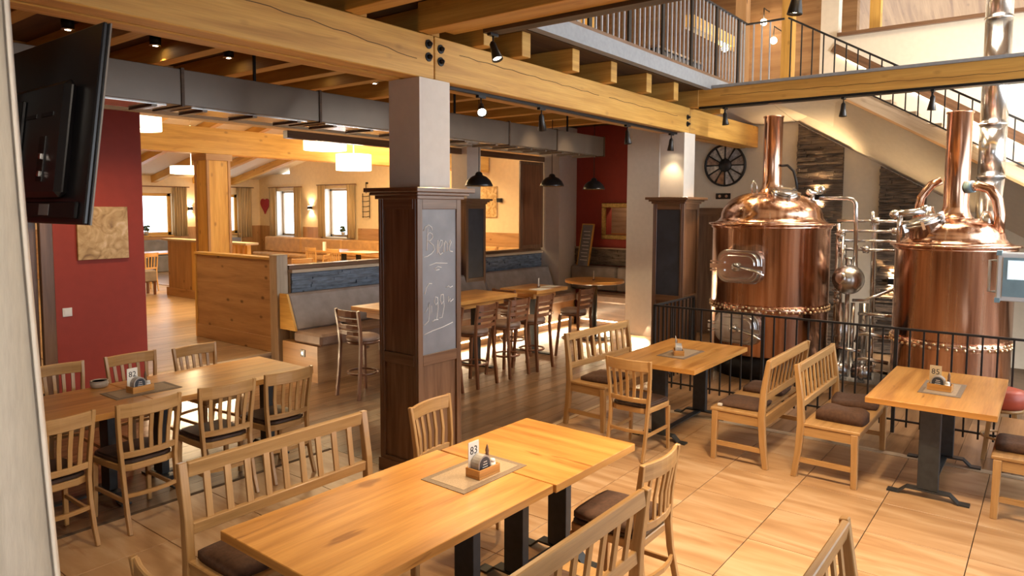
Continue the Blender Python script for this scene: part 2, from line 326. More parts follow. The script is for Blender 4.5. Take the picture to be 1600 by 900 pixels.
    def prism(self, poly, h0, h1, M=None, smooth=False):
        """2-D polygon (counter-clockwise) extruded from h0 to h1 along local z"""
        n = len(poly); b = len(self.v)
        for h in (h0, h1):
            for x, y in poly:
                p = Vector((x, y, h)); self.v.append(M @ p if M is not None else p)
        self.face([b + k for k in range(n)][::-1], [(poly[k][0], poly[k][1]) for k in range(n)][::-1])
        self.face([b + n + k for k in range(n)], [(poly[k][0], poly[k][1]) for k in range(n)])
        acc = 0
        for k in range(n):
            k2 = (k + 1) % n; l = math.dist(poly[k], poly[k2])
            self.face([b + k, b + k2, b + n + k2, b + n + k], [(acc, h0), (acc + l, h0), (acc + l, h1), (acc, h1)], smooth); acc += l
        return self
    def ball(self, c, r, n=10, sz=1.0):
        return self.lathe([(max(1e-5, r * math.sin(PI * i / (n // 2 + 1))), -r * sz * math.cos(PI * i / (n // 2 + 1))) for i in range(n // 2 + 2)], c, n)
    def mesh(self, name, mat, bevel=0.0, org=None):
        me = bpy.data.meshes.new(name)
        o = Vector(org) if org is not None else Vector((0, 0, 0))
        me.from_pydata([tuple(v - o) for v in self.v], [], self.f)
        ul = me.uv_layers.new(name='UVMap')
        flat = [c for f in self.uv for u in f for c in u]
        ul.data.foreach_set('uv', flat)
        me.polygons.foreach_set('use_smooth', self.sm)
        me.materials.append(MT[mat] if isinstance(mat, str) else mat)
        if bevel:
            bm = bmesh.new(); bm.from_mesh(me)
            es = [e for e in bm.edges if len(e.link_faces) == 2 and e.calc_face_angle(0) > 0.6]
            bmesh.ops.bevel(bm, geom=es, offset=bevel, segments=1, affect='EDGES', clamp_overlap=True)
            bm.to_mesh(me); bm.free()
        me.update(); return me
    def build(self, name, mat, parent=None, bevel=0.0, local=False):
        """world coordinates, shifted to the parent's origin (local=True: already in the parent's frame)"""
        org = None
        if parent is not None and not local:
            org = Vector(parent.location); p = parent.parent
            while p is not None: org += Vector(p.location); p = p.parent
        o = bpy.data.objects.new(name, self.mesh(name, mat, bevel, org)); COL.objects.link(o)
        if parent is not None: o.parent = parent
        return o
def tag(o, label, cat=None, group=None, kind=None):
    o['label'] = label
    if cat: o['category'] = cat
    if group: o['group'] = group
    if kind: o['kind'] = kind
    return o
def thing(name, label, cat, loc=(0, 0, 0), rz=0.0, group=None, kind=None):
    o = bpy.data.objects.new(name, None); COL.objects.link(o); o.empty_display_size = 0.1
    o.location = loc; o.rotation_euler = (0, 0, rz); return tag(o, label, cat, group, kind)
KIDS = {}
def dup(root, loc, rz=None, label=None, group=None):
    r = root.copy(); COL.objects.link(r); r.location = loc
    if rz is not None: r.rotation_euler = (0, 0, rz)
    if label: r['label'] = label
    if group: r['group'] = group
    if root.name not in KIDS: KIDS[root.name] = [(c, list(c.children)) for c in root.children]
    for c, gs in KIDS[root.name]:
        c2 = c.copy(); COL.objects.link(c2); c2.parent = r
        for g in gs: g2 = g.copy(); COL.objects.link(g2); g2.parent = c2
    return r
def struct(name, mb, mat, label, bevel=0.0):
    o = mb.build(name, mat, None, bevel); return tag(o, label, None, None, 'structure')
def text_mesh(name, s, size, mat, M, parent, depth=0.0006):
    cu = bpy.data.curves.new(name, 'FONT'); cu.body = s; cu.size = size; cu.extrude = depth; cu.align_x = 'CENTER'; cu.align_y = 'CENTER'; cu.resolution_u = 2
    t = bpy.data.objects.new(name, cu); COL.objects.link(t); bpy.context.view_layer.update()
    me = bpy.data.meshes.new_from_object(t); bpy.data.objects.remove(t); bpy.data.curves.remove(cu)
    me.materials.clear(); me.materials.append(MT[mat]); me.transform(M)
    o = bpy.data.objects.new(name, me); COL.objects.link(o); o.parent = parent
    return o
ORD = ['first', 'second', 'third', 'fourth', 'fifth', 'sixth', 'seventh', 'eighth', 'ninth', 'tenth', 'eleventh', 'twelfth']
# ================================================================== STRUCTURE
fl = MB().box(-3, 12.2, -4, 8.25, -0.16, -0.014).build('floor', 'grout'); tag(fl, 'ground floor of sandstone tiles and dark oak floorboards', None, None, 'structure')
tile_me = MB().box(-0.2972, 0.2972, -0.2972, 0.2972, -0.014, 0.0).mesh('floor_tile', 'tile', 0.0012)
def put(me, name, parent, loc, rz=0):
    o = bpy.data.objects.new(name, me); COL.objects.link(o); o.parent = parent; o.location = loc; o.rotation_euler = (0, 0, rz); return o
for i in range(12):
    for j in range(11):
        cx, cy = 0.1 + 0.6 * i, -1.16 + 0.6 * j
        if cy > 3.94 and cx > 4.0: continue
        put(tile_me, 'floor_tile', fl, (cx, cy, 0), PI * ((i * 7 + j * 3) % 2))
for nm, b in (('threshold_strip', (4.0, 7.1, 3.943, 3.997)), ('threshold_strip', (7.003, 7.097, -2.0, 3.94)), ('threshold_strip', (-1.0, 4.0, 5.143, 5.18))):
    MB().box(b[0], b[1], b[2], b[3], -0.014, 0.001).build(nm, 'greywood' if b[0] > 3 else 'grout', fl)
PLK = {}
def planks(parent, x0, x1, y0, y1, z, mat, w=0.165, ln=1.9, name='floorboard', th=0.014):
    y = y0; r = 0
    while y < y1 - 0.02:
        ye = min(y + w, y1); x = x0 - ((r * 0.61) % 1.0) * ln; r += 1
        while x < x1:
            a, b_ = max(x, x0), min(x + ln, x1); x += ln
            if b_ - a < 0.05: continue
            key = (round(b_ - a, 3), round(ye - y, 3), mat)
            if key not in PLK: PLK[key] = MB().box(-key[0] / 2 + .0012, key[0] / 2 - .0012, -key[1] / 2 + .0015, key[1] / 2 - .0015, -th, 0.0).mesh(name, mat)
            put(PLK[key], name, parent, ((a + b_) / 2, (y + ye) / 2, z - random.uniform(0, .0008)))
        y = ye
planks(fl, 4.0, 12.0, 4.0, 8.25, 0.0, 'plank')
planks(fl, -1.0, 4.0, 5.18, 8.25, 0.0, 'plank', 0.18, 2.2)
planks(fl, 7.1, 10.0, -1.4, 4.0, 0.0, 'plank', 0.2, 2.9)
MB().box(10.0, 12.0, -4, 4.0, -0.014, 0.0).build('brewing_floor_slab', 'grout', fl)
pf = MB().box(1.0, 14.2, 8.27, 22, -0.1, 0.246).build('floor', 'greywood'); tag(pf, 'raised light oak floor of the far dining room', None, None, 'structure')
planks(pf, 3.4, 8.6, 8.30, 17.0, 0.26, 'plank_light', 0.2, 2.4)
MB().box(1.0, 14.2, 8.235, 8.297, 0.225, 0.262).build('step_nosing', 'greywood', pf)
MB().box(8.6, 14.0, 8.3, 21.7, 0.246, 0.259).build('carpeted_floor_area', 'plank_light', pf)
# --- red wall with the dark door, at the step
w = MB(); w.box(2.83, 3.75, 8.1, 8.27, 0, 3.24); w.box(-3, 1.72, 8.1, 8.27, 0, 3.24); w.box(1.72, 2.83, 8.1, 8.27, 2.14, 3.24)
struct('wall_left', w, 'red', 'dark red wall beside the dark door, with a gold painting')
d1 = thing('door_1', 'dark wooden door in a brown frame beside the red wall', None, (2.27, 8.1, 0), 0, None, 'structure')
d = MB(); d.box(1.82, 2.70, 8.13, 8.17, 0.01, 2.04); d.build('door_leaf', 'walnut', d1)
d = MB()
for x0, x1, z0, z1 in ((1.95, 2.57, 0.2, 0.9), (1.95, 2.57, 1.1, 1.9)): d.box(x0, x1, 8.12, 8.135, z0, z1)
d.build('door_panel', 'walnut', d1, 0.008)
d = MB(); d.box(2.71, 2.83, 8.06, 8.12, 0, 2.14); d.box(1.72, 1.82, 8.06, 8.12, 0, 2.14); d.box(1.72, 2.83, 8.06, 8.12, 2.05, 2.16); d.build('door_frame', 'walnut', d1, 0.006)
h = MB(); h.tube([(2.58, 8.12, 1.05), (2.58, 8.06, 1.05), (2.46, 8.06, 1.05)], 0.011, 8); h.box(2.565, 2.595, 8.113, 8.125, 0.9, 1.13); h.build('door_handle', 'steel', d1)
struct('trim_1', MB().box(-3, 11.9, 8.06, 8.30, 3.24, 3.80), 'ochre', 'cream lintel above the opening to the far dining room')
# --- back and side walls
w = MB(); w.box(12, 12.2, 5.35, 6.19, 0, 3.8); w.box(12, 12.2, 6.93, 8.3, 0, 3.8); w.box(12, 12.2, 6.19, 6.93, 0, 1.70); w.box(12, 12.2, 6.19, 6.93, 2.22, 3.8); struct('wall_alcove', w, 'red', 'dark red alcove wall with the gold framed recess')
struct('wall_right', MB().box(12, 12.2, 3.1, 5.35, 0, 3.79), 'cream', 'cream wall with the picture wheel, behind the second pillar')
w = MB(); w.box(12, 12.2, -4, 3.1, 0, 4.92); w.box(12, 12.2, 2.84, 3.1, 4.92, 7.5); w.box(12, 12.2, -4, 0.3, 4.92, 7.5); w.box(12, 12.2, 0.3, 2.84, 6.7, 7.5)
struct('wall_right', w, 'cream', 'cream plaster wall behind the brewing tanks and stair')
struct('wall_pier', MB().box(11.0, 12, 5.35, 5.95, 0, 3.78), 'plaster', 'white wall stub between alcove and brewing tanks')
struct('wall_pier', MB().box(11.38, 12, 7.62, 8.1, 0, 3.78), 'plaster', 'white pier in the alcove corner beside the red wall')
struct('ceiling', MB().box(-3, 4.45, -4, 8.3, 3.80, 3.99), 'ceilboard', 'dark boarded ceiling above the joists of the front room')
struct('ceiling', MB().box(4.45, 12.2, 3.862, 8.3, 3.80, 3.99), 'ceilboard', 'dark boarded gallery floor underside above the bar tables')
struct('ceiling', MB().box(-3, 16, -4.2, 8.5, 7.5, 7.7), 'roofboard', 'boarded roof above the open stairwell')
struct('wall_upper', MB().box(4.4, 13.6, 8.1, 8.3, 3.99, 7.5), 'ochre', 'warm cream wall behind the gallery')
struct('wall_upper_right', MB().box(13.5, 13.7, 2.9, 8.2, 3.9, 7.5), 'roofboard', 'wood boarded wall at the end of the gallery')
struct('wall_upper_left', MB().box(4.25, 4.4, -4, 8.3, 3.99, 7.5), 'ochre', 'upper cream wall above the front ceiling')
w = MB(); w.box(-3.2, -3, -4, 8.3, 0, 0.85); w.box(-3.2, -3, -4, 8.3, 2.75, 3.8)
w.box(-3.2, -3, -1.0, 8.3, 0.85, 2.75); w.box(-3.2, -3, -4, -3.7, 0.85, 2.75); w.box(-3.2, -3, -2.42, -2.28, 0.85, 2.75)
struct('wall_rear', w, 'cream', 'cream wall with two windows behind the camera')
w = MB(); w.box(-3, 3.0, -4.2, -4, 0, 3.8); w.box(3.0, 12.2, -4.2, -4, 0, 0.2); w.box(3.0, 12.2, -4.2, -4, 3.3, 3.5); w.box(3.0, 12.2, -4.2, -4, 6.0, 7.5); w.box(-3, 4.4, -4.2, -4, 3.8, 7.5)
for x in (3.0, 4.5, 6.0, 7.5, 9.0, 10.5, 12.0): w.box(x, x + 0.12, -4.2, -4, 0.2, 7.2)
struct('wall_front', w, 'cream', 'glazed street front on the stairwell side')
# room behind the upper opening
w = MB(); w.bar((12.2, 1.6, 6.55), (16, 1.6, 5.2), 4.2, 0.06); struct('ceiling', w, 'roofboard', 'sloping boarded ceiling seen through the upper opening')
struct('wall_loft', MB().box(16, 16.2, -1, 5, 4.5, 7.5), 'roofboard', 'boarded end wall seen through the upper opening')
# far dining room
XF, YF = 14.0, 21.75
W2, W3 = (19.45, 20.75, 1.27, 2.74), (16.85, 18.2, 1.30, 2.78)
w = MB(); Yc = 8.3
for y0, y1, z0, z1 in (W3, W2):
    w.box(XF, XF + .3, Yc, y0, 0.25, 3.3); w.box(XF, XF + .3, y0, y1, 0.25, z0); w.box(XF, XF + .3, y0, y1, z1, 3.3); Yc = y1
w.box(XF, XF + .3, Yc, YF + .3, 0.25, 3.3); w.box(XF, XF + .3, 8.3, 20, 3.3, 6.0)
struct('wall_far', w, 'ochre', 'warm cream wall with two curtained windows in the far room')
W1, W4 = (9.55, 10.95, 1.335, 2.62), (11.95, 13.2, 1.335, 2.62)
w = MB(); Xc = 1.0
for x0, x1, z0, z1 in (W1, W4):
    w.box(Xc, x0, YF, YF + .3, 0.25, 3.2); w.box(x0, x1, YF, YF + .3, 0.25, z0); w.box(x0, x1, YF, YF + .3, z1, 3.2); Xc = x1
w.box(Xc, XF + .3, YF, YF + .3, 0.25, 3.2)
struct('wall_far_left', w, 'ochre', 'warm cream end wall of the far room, with a window beside the post')
w = MB(); w.box(0.8, 1.0, 8.3, 22, 0.25, 6); struct('wall_far_side', w, 'ochre', 'side wall of the far room')
w = MB(); w.bar((7.6, 22.0, 3.12), (7.6, 8.2, 5.9), 13.4, 0.06); struct('ceiling', w, 'cream', 'sloping cream ceiling of the far dining room')
def zc(y): return 3.12 + (22.0 - y) * (2.78 / 13.8)
for i, x in enumerate((2.6, 3.9, 5.2, 6.5, 7.8, 9.1, 10.4, 11.7, 13.0)):
    r = MB(); r.bar((x, 21.74, zc(21.74) - .14), (x, 9.0, zc(9.0) - .14), 0.14, 0.2)
    o = r.build('roof_rafter', 'yellow_wood'); tag(o, '%s yellow pine rafter of the far room, counted from the red wall' % ORD[i], 'rafter', 'sloping rafters of the far room')
w = MB(); w.box(XF - .03, XF, 8.4, 16.6, 0.25, 1.58); w.box(XF - .03, XF, 18.35, 19.3, 0.25, 1.58); w.box(XF - .03, XF, 20.9, YF, 0.25, 1.58)
struct('trim_2', w, 'larch', 'larch wainscot along the far window wall')
w = MB(); w.box(1, 9.4, YF - .03, YF, 0.25, 1.58); w.box(11.1, 11.85, YF - .03, YF, 0.25, 1.58); w.box(13.3, XF, YF - .03, YF, 0.25, 1.58); w.box(9.3, 11.1, YF - .06, YF, 0.25, 1.30)
struct('trim_3', w, 'larch', 'larch wainscot along the far end wall')
def win_x(n, y0, y1, z0, z1, lab):
    t = thing('window_%d' % n, lab, None, (XF + .15, (y0 + y1) / 2, z0), 0, None, 'structure')
    X0 = XF + .2; f = MB(); g = 0.06
    f.box(X0, X0 + .06, y0, y0 + g, z0, z1); f.box(X0, X0 + .06, y1 - g - .03, y1, z0, z1); f.box(X0, X0 + .06, y0, y1, z0, z0 + g); f.box(X0, X0 + .06, y0, y1, z1 - g, z1)
    f.build('window_frame', 'greywood', t)
    MB().box(X0 + .025, X0 + .035, y0 + g, y1 - g - .03, z0 + g, z1 - g).build('window_pane', 'glass', t)
    r = MB(); r.box(XF - .001, XF + .2, y1 - .012, y1 - .001, z0, z1); r.box(XF - .001, XF + .2, y0 + .001, y0 + .012, z0, z1); r.build('white_reveal', 'white', t)
    MB().box(XF - .08, XF + .2, y0, y1, z0 - .04, z0).build('window_sill', 'white', t)
win_x(1, *W2, 'bright far window between brown curtains, left of the glowing wall lamp'); win_x(2, *W3, 'bright far window between brown curtains, right of the glowing wall lamp')
def win_y(n, x0, x1, z0, z1, lab):
    t = thing('window_%d' % n, lab, None, ((x0 + x1) / 2, YF + .15, z0), 0, None, 'structure')
    Y0 = YF + .1; f = MB(); g = 0.09; xm = (x0 + x1) / 2
    f.box(x0, x0 + g, Y0, Y0 + .06, z0, z1); f.box(x1 - g, x1, Y0, Y0 + .06, z0, z1); f.box(x0, x1, Y0, Y0 + .06, z0, z0 + g); f.box(x0, x1, Y0, Y0 + .06, z1 - g, z1)
    f.build('window_frame', 'yellow_wood', t)
    MB().box(x0 + g, x1 - g, Y0 + .025, Y0 + .035, z0 + g, z1 - g).build('window_pane', 'glass', t)
    MB().box(x0, x1, YF - .1, YF + .1, z0 - .04, z0).build('window_sill', 'yellow_wood', t)
win_y(3, *W1, 'bright far window in a wooden frame beside the red wall'); win_y(4, *W4, 'bright far window half hidden behind the timber post')
# ================================================================== TIMBER FRAME
def solo(name, mb, mat, label, cat, group=None, bevel=0.0):
    o = mb.build(name, mat, None, bevel); return tag(o, label, cat, group)
def main_beam(x0, x1, label, bolts):
    t = thing('main_beam', label, 'beam', ((x0 + x1) / 2, 4.2, 3.23))
    MB().box(x0, x1, 4.03, 4.19, 3.232, 3.575).build('front_timber', 'beam', t, 0.006)
    MB().box(x0, x1, 4.235, 4.39, 3.232, 3.575).build('rear_timber', 'beam', t, 0.006)
    for bx, bz in bolts:
        m = MB(); Mx = Matrix.Translation((bx, 4.03, bz)) @ Matrix.Rotation(PI / 2, 4, 'X')
        m.lathe([(0.036, 0), (0.036, 0.008), (0.022, 0.009)], (0, 0, 0), 14, Mx, False); m.lathe([(0.02, 0.008), (0.02, 0.03), (0.006, 0.045)], (0, 0, 0), 6, Mx, False); m.build('bolt', 'black', t)
main_beam(-3, 4.195, 'thick spruce main beam running from the television to the chalkboard pillar', [(4.13, 3.40), (4.13, 3.50)])
main_beam(4.205, 9.195, 'thick spruce main beam from the chalkboard pillar to the second pillar, spotlight track below', [(4.27, 3.385), (4.27, 3.485), (9.12, 3.35), (9.12, 3.44)])
main_beam(9.205, 11.98, 'short end of the spruce main beam above the wall wheel', [])
for o in COL.objects:
    pass
def crack(parent, pts):
    MB().sweep(pts, .003, .005, (0, 0, 1)).build('drying_crack', 'crack', parent)
mbs = [o for o in COL.objects if o.name.startswith('main_beam')]
crack(mbs[0], [(1.6 + .1 * k, 4.0292, 3.50 - .0012 * k * k * .2 + .006 * math.sin(k * 1.9)) for k in range(25)]); crack(mbs[1], [(4.5 + .12 * k, 4.0292, 3.475 - .002 * k + .006 * math.sin(k * 2.3)) for k in range(20)]); crack(mbs[1], [(7.0 + .12 * k, 4.0292, 3.44 - .001 * k + .006 * math.sin(k * 1.7)) for k in range(16)])
b = MB().box(9.18, 9.33, -3.98, 4.03, 3.576, 3.80); o = solo('cross_beam', b, 'beam', 'spruce cross beam spanning the stairwell in front of the tanks', 'beam')
crack(o, [(9.1792, 3.6 - .13 * k, 3.70 - .002 * k + .006 * math.sin(k * 2.1)) for k in range(27)])
MB().box(9.14, 9.37, -3.98, 3.715, 3.8005, 3.835).build('metal_cover_strip', 'fascia', o)
MB().box(9.185, 9.325, -3.9, 3.9, 3.545, 3.576).build('spotlight_track', 'black', o)
jx = [-0.2, 0.55, 1.3, 2.02, 2.8, 3.5, 4.26, 4.8, 5.34, 6.18, 6.95, 7.79, 8.54, 9.3, 10.1]
jm = MB().box(-0.13, 0, 0, 4.15, 0, 0.222).mesh('ceiling_joist', 'joist', 0.004)
for i, x in enumerate(jx):
    o = bpy.data.objects.new('ceiling_joist', jm); COL.objects.link(o); o.location = (x, 3.905 if x > 4.5 else 4.03, 3.577)
    if 5.3 < x < 8.6: lab = '%s joist end from the steel trimmer, cut end showing under the gallery edge' % ORD[i - 8]
    elif x < 4.5: lab = '%s joist behind the main beam, counted from the pillar towards the television' % ORD[6 - i]
    else: lab = '%s spruce joist over the bar tables, counted along the main beam' % ORD[i - 7 if i < 9 else i - 11]
    tag(o, lab, 'joist', 'joists resting on the main beam')
jm2 = MB().box(-0.15, 0, -8.0, 0, 0, 0.222).mesh('front_joist', 'joist', 0.004)
for i, x in enumerate((4.16, 3.44, 2.7, 1.95, 1.2, 0.45)):
    o = bpy.data.objects.new('ceiling_joist', jm2); COL.objects.link(o); o.location = (x, 4.028, 3.577)
    tag(o, '%s joist in front of the main beam, counted from the steel trimmer' % ORD[i], 'joist', 'joists over the front tables')
t = thing('steel_trimmer', 'dark steel trimmer with timber casing along the stairwell edge', 'beam', (4.45, 0, 3.6))
MB().box(4.43, 4.55, -3.98, 3.715, 3.60, 3.798).build('steel_beam', 'ceilboard', t); MB().box(4.28, 4.425, -3.98, 4.02, 3.63, 3.798).build('timber_casing', 'joist', t)
# chalkboard pillars
def pillar(name, cx, cy, label, board, writing=False):
    t = thing(name, label, 'pillar', (cx, cy, 0)); x0, x1, y0, y1 = cx - .255, cx + .255, cy - .228, cy + .228
    MB().box(cx - .175, cx + .175, cy - .175, cy + .175, 2.36, 3.23).build('plaster_shaft', 'plaster', t)
    b = MB(); b.box(x0 + .02, x1 - .02, y0 + .02, y1 - .02, 0, 2.3); b.build('cabinet_core', 'walnut', t)
    f = MB(); s = .055
    for xx in (x0, x1 - s):
        f.box(xx, xx + s, y0, y0 + .025, 0.0, 2.3)
        f.box(xx, xx + s, y1 - .025, y1, 0.0, 2.3)
    for zz, hh in ((0, .14), (.93, .09), (2.19, .11)):
        f.box(x0 + s, x1 - s, y0, y0 + .025, zz, zz + hh); f.box(x0, x0 + .025, y0 + .025 + .03, y1 - .055, zz, zz + hh)
    for yy in (y0 + .025, y1 - .055): f.box(x0, x0 + .025, yy, yy + .03, 0, 2.3); f.box(x1 - .025, x1, yy, yy + .03, 0, 2.3)
    f.build('face_frame', 'walnut', t, 0.003)
    c = MB(); 
    for e, z0, z1 in ((.02, 2.27, 2.30), (.05, 2.30, 2.325), (.085, 2.325, 2.36)): c.box(x0 - e, x1 + e, y0 - e, y1 + e, z0, z1)
    c.build('cornice', 'walnut', t, 0.004)
    c = MB(); c.box(x0 - .012, x1 + .012, y0 - .012, y1 + .012, 0, .11); c.build('plinth', 'walnut', t, 0.004)
    if 'y' in board: MB().box(x0 + s, x1 - s, y0 + .012, y0 + .02, 1.02, 2.19).build('chalkboard', 'board' if writing else 'board_d', t)
    if 'x' in board: MB().box(x0 + .012, x0 + .02, y0 + .055, y1 - .055, 1.0, 2.19).build('chalkboard', 'board_d' if not writing else 'board', t)
    return t, (x0, x1, y0, y1)
P1, bb = pillar('chalkboard_pillar', 4.19, 4.193, 'pillar clad in dark wood with chalk writing on its board, beside the long table', 'y', True)
P2, _ = pillar('chalkboard_pillar', 9.185, 4.193, 'pillar clad in dark wood with an empty board, beside the tank railing', 'x')
P3, _ = pillar('chalkboard_pillar', 9.12, 8.02, 'pillar clad in dark wood at the slate partition, behind the bar tables', 'y')
# chalk handwriting (strokes in board units: x 0..1 across, y metres down from the board top)
def strokes(lines, name, parent, x0, x1, ytop, yface, r=0.0045):
    m = MB()
    for ln in lines:
        m.tube([(x0 + (x1 - x0) * a, yface, ytop - b_) for a, b_ in ln], r, 5)
    return m.build(name, 'chalk', parent)
bx0, bx1, byf = bb[0] + .055, bb[1] - .055, bb[2] + .011
cb = [c for c in P1.children if c.name.startswith('chalkboard')][0]
L1 = [[(.05, .17), (.10, .14), (.2, .125), (.28, .145), (.30, .17)], [(.17, .155), (.155, .24), (.14, .33)], [(.13, .22), (.22, .185), (.30, .20), (.31, .225), (.24, .25), (.17, .255)], [(.2, .26), (.33, .29), (.36, .325), (.28, .355), (.16, .375), (.05, .38)],
      [(.46, .25), (.44, .31), (.44, .36)], [(.50, .32), (.58, .29), (.59, .255), (.53, .25), (.48, .29), (.48, .345), (.53, .37), (.60, .355)], [(.64, .27), (.635, .35)], [(.64, .30), (.69, .26), (.73, .28), (.735, .345)], [(.78, .29), (.83, .255), (.86, .27), (.80, .315), (.81, .345), (.9, .352)]]
L2 = [[(.2, .45), (.4, .435), (.58, .44), (.74, .445)], [(.36, .48), (.46, .465), (.56, .475)], [(.38, .495), (.5, .49)]]
L3 = [[(.28, .60), (.2, .595), (.12, .63), (.07, .68)], [(.08, .83), (.16, .79), (.2, .75), (.21, .83), (.18, .90), (.05, .93)], [(.27, .78), (.27, .84)], [(.45, .72), (.38, .71), (.35, .75), (.40, .78), (.45, .755), (.45, .72), (.46, .80), (.42, .90), (.34, .895)], [(.62, .70), (.55, .70), (.52, .74), (.57, .78), (.63, .75), (.62, .70), (.64, .80), (.58, .89), (.48, .89)],
      [(.28, .91), (.38, .90), (.46, .90)], [(.70, .645), (.78, .635), (.82, .65), (.90, .64)], [(.77, .72), (.77, .77), (.83, .74), (.83, .77), (.92, .75)], [(.05, 1.005), (.3, .985), (.6, .97), (.9, .945)]]
strokes(L1, 'chalk_word', cb, bx0, bx1, 2.19, byf, 0.0042); strokes(L2, 'chalk_flourish', cb, bx0, bx1, 2.19, byf, 0.0035); strokes(L3, 'chalk_word', cb, bx0, bx1, 2.19, byf, 0.0036)
# ================================================================== DUCT
t = thing('ventilation_duct', 'long grey brown ventilation duct under the joists with bright grilles below', 'duct', (4.5, 5.75, 2.99))
dx = [-1.3, 0.3, 1.55, 2.83, 4.12, 5.42, 6.95, 8.0, 9.25]
for a, b_ in zip(dx[:-1], dx[1:]):
    s = MB().box(a + .006, b_ - .006, 5.4, 5.86, 2.985, 3.26).build('duct_section', 'duct', t, 0.004)
    MB().box(a + .1, b_ - .1, 5.46, 5.80, 2.977, 2.984).build('grille_plate', 'bright', s)
    for k in range(3):
        gx = a + .2 + k * (b_ - a - .4) / 2.0; MB().box(gx - .02, gx + .02, 5.44, 5.82, 2.958, 2.9765).build('grille_louvre', 'duct', s)
    MB().box(b_ - .012, b_ + .012, 5.39, 5.87, 2.975, 3.27).build('flange', 'ceilboard', t)
for x in (1.0, 3.6, 6.2, 8.6): MB().box(x - .01, x + .01, 5.62, 5.64, 3.26, 3.80).build('hanger', 'black', t)
# ================================================================== SLATE PARTITION, BENCHES
t = thing('slate_partition', 'half height partition faced with blue grey slate behind the long bench', 'partition', (8.5, 8.12, 0))
MB().box(5.62, 11.37, 8.06, 8.24, 0, 1.33).build('core', 'ochre', t)
st = MB(); z = 0.95
while z < 1.32:
    hh = random.choice((.028, .034, .042)); x = 5.62 + random.uniform(0, .1); x0 = 5.62
    while x0 < 11.37:
        l = random.uniform(.12, .45); x1 = min(x0 + l, 11.37); o = random.uniform(0, .022)
        st.box(x0 + .001, x1 - .001, 8.035 - o, 8.06, z + .001, min(z + hh, 1.325) - .001); x0 = x1
    z += hh
o = st.build('slate_stones', 'slate', t); o['kind'] = 'stuff'
MB().box(5.6, 11.38, 7.985, 8.26, 1.33, 1.375).build('light_cap', 'greywood', t, 0.004); MB().box(5.6, 11.38, 8.05, 8.2, 1.375, 1.43).build('dark_ledge', 'walnut', t, 0.004)
t = thing('larch_partition', 'knotty larch screen wall with a pale end post, beside the long table', 'partition', (5.55, 9.2, 0))
MB().box(5.43, 5.60, 8.08, 8.25, 0, 1.575).build('end_post', 'greywood', t, 0.006)
MB().box(5.47, 5.58, 8.25, 10.17, 0.26, 1.50).build('panel_board', 'larch', t)
MB().box(5.44, 5.61, 8.25, 10.20, 1.50, 1.535).build('top_rail', 'yellow_wood', t, 0.004); MB().box(5.445, 5.47, 8.25, 10.17, 0.262, 0.46).build('skirting_board', 'larch', t, 0.004); MB().box(5.45, 5.60, 10.17, 10.21, 0.26, 1.50).build('edge_strip', 'yellow_wood', t)
t = thing('bar_bench', 'long grey leather bench with wooden base along the slate partition', 'bench', (8.4, 7.6, 0))
MB().box(5.43, 11.37, 7.25, 7.98, 0.0, 0.46).build('base', 'larch', t)
cuts = [5.43, 7.3, 9.35, 11.37]
for a, b_ in zip(cuts[:-1], cuts[1:]):
    MB().box(a + .004, b_ - .004, 7.18, 7.75, 0.462, 0.615).build('seat_cushion', 'suede2', t, 0.03)
    m = MB(); Mx = Matrix(((0, 0, 1, 0), (1, 0, 0, 0), (0, 1, 0, 0), (0, 0, 0, 1)))
    m.prism([(7.66, .617), (7.96, .617), (7.98, 1.075), (7.84, 1.075)], a + .004, b_ - .004, Mx); m.build('backrest_cushion', 'suede', t, 0.025)
m = MB(); Mx = Matrix(((0, 0, 1, 0), (1, 0, 0, 0), (0, 1, 0, 0), (0, 0, 0, 1))); m.prism([(7.65, .617), (7.985, .617), (7.985, 1.08), (7.83, 1.08)], 5.40, 5.429, Mx); m.build('end_cheek', 'yellow_wood', t)
s = MB().box(5.421, 5.43, 7.50, 7.59, 0.30, 0.39).build('power_socket', 'blackp', t, 0.002); MB().lathe([(0.024, 0), (0.024, .004)], (0, 0, 0), 12, Matrix.Translation((5.421, 7.545, .345)) @ Matrix.Rotation(-PI / 2, 4, 'Y')).build('socket_insert', 'steel_d', s)
t = thing('alcove_bench', 'grey leather corner bench along the red alcove wall', 'bench', (11.6, 6.8, 0))
MB().box(11.40, 11.98, 5.96, 7.18, 0.0, 0.46).build('base', 'walnut', t); MB().box(11.28, 11.75, 5.97, 7.175, 0.462, 0.615).build('seat_cushion', 'suede2', t, 0.03)
for a, b_ in ((5.97, 6.57), (6.58, 7.6)): MB().box(11.78, 11.97, a, b_, 0.617, 1.09).build('backrest_cushion', 'suede', t, 0.03)
m = MB(); z = 1.10
while z < 1.42:
    hh = random.choice((.03, .036, .044)); y0 = 5.96
    while y0 < 7.61:
        y1 = min(y0 + random.uniform(.15, .45), 7.615); m.box(11.965 - random.uniform(0, .02), 11.998, y0 + .001, y1 - .001, z + .001, min(z + hh, 1.42) - .001); y0 = y1
    z += hh
t2 = tag(m.build('slate_wainscot', 'slate_br'), 'split stone wainscot below the red alcove wall', 'wainscot', None, 'stuff'); MB().box(11.95, 11.999, 5.96, 7.615, 1.42, 1.445).build('cap_strip', 'greywood', t2)
t = thing('sliding_panel', 'dark sliding shutter hanging above the slate partition', 'panel', (11.0, 8.0, 1.45))
MB().box(10.62, 11.36, 7.985, 8.02, 1.435, 3.09).build('shutter_board', 'walnut', t, 0.003)
MB().box(10.68, 11.30, 7.978, 7.985, 1.5, 3.03).build('inset_board', 'stool', t, 0.003)
t = thing('shutter_track', 'dark wooden sliding track below the cream lintel', 'track', (8.5, 8.0, 3.1)); MB().box(5.55, 11.37, 7.96, 8.058, 3.10, 3.20).build('track_board', 'walnut', t, 0.004)
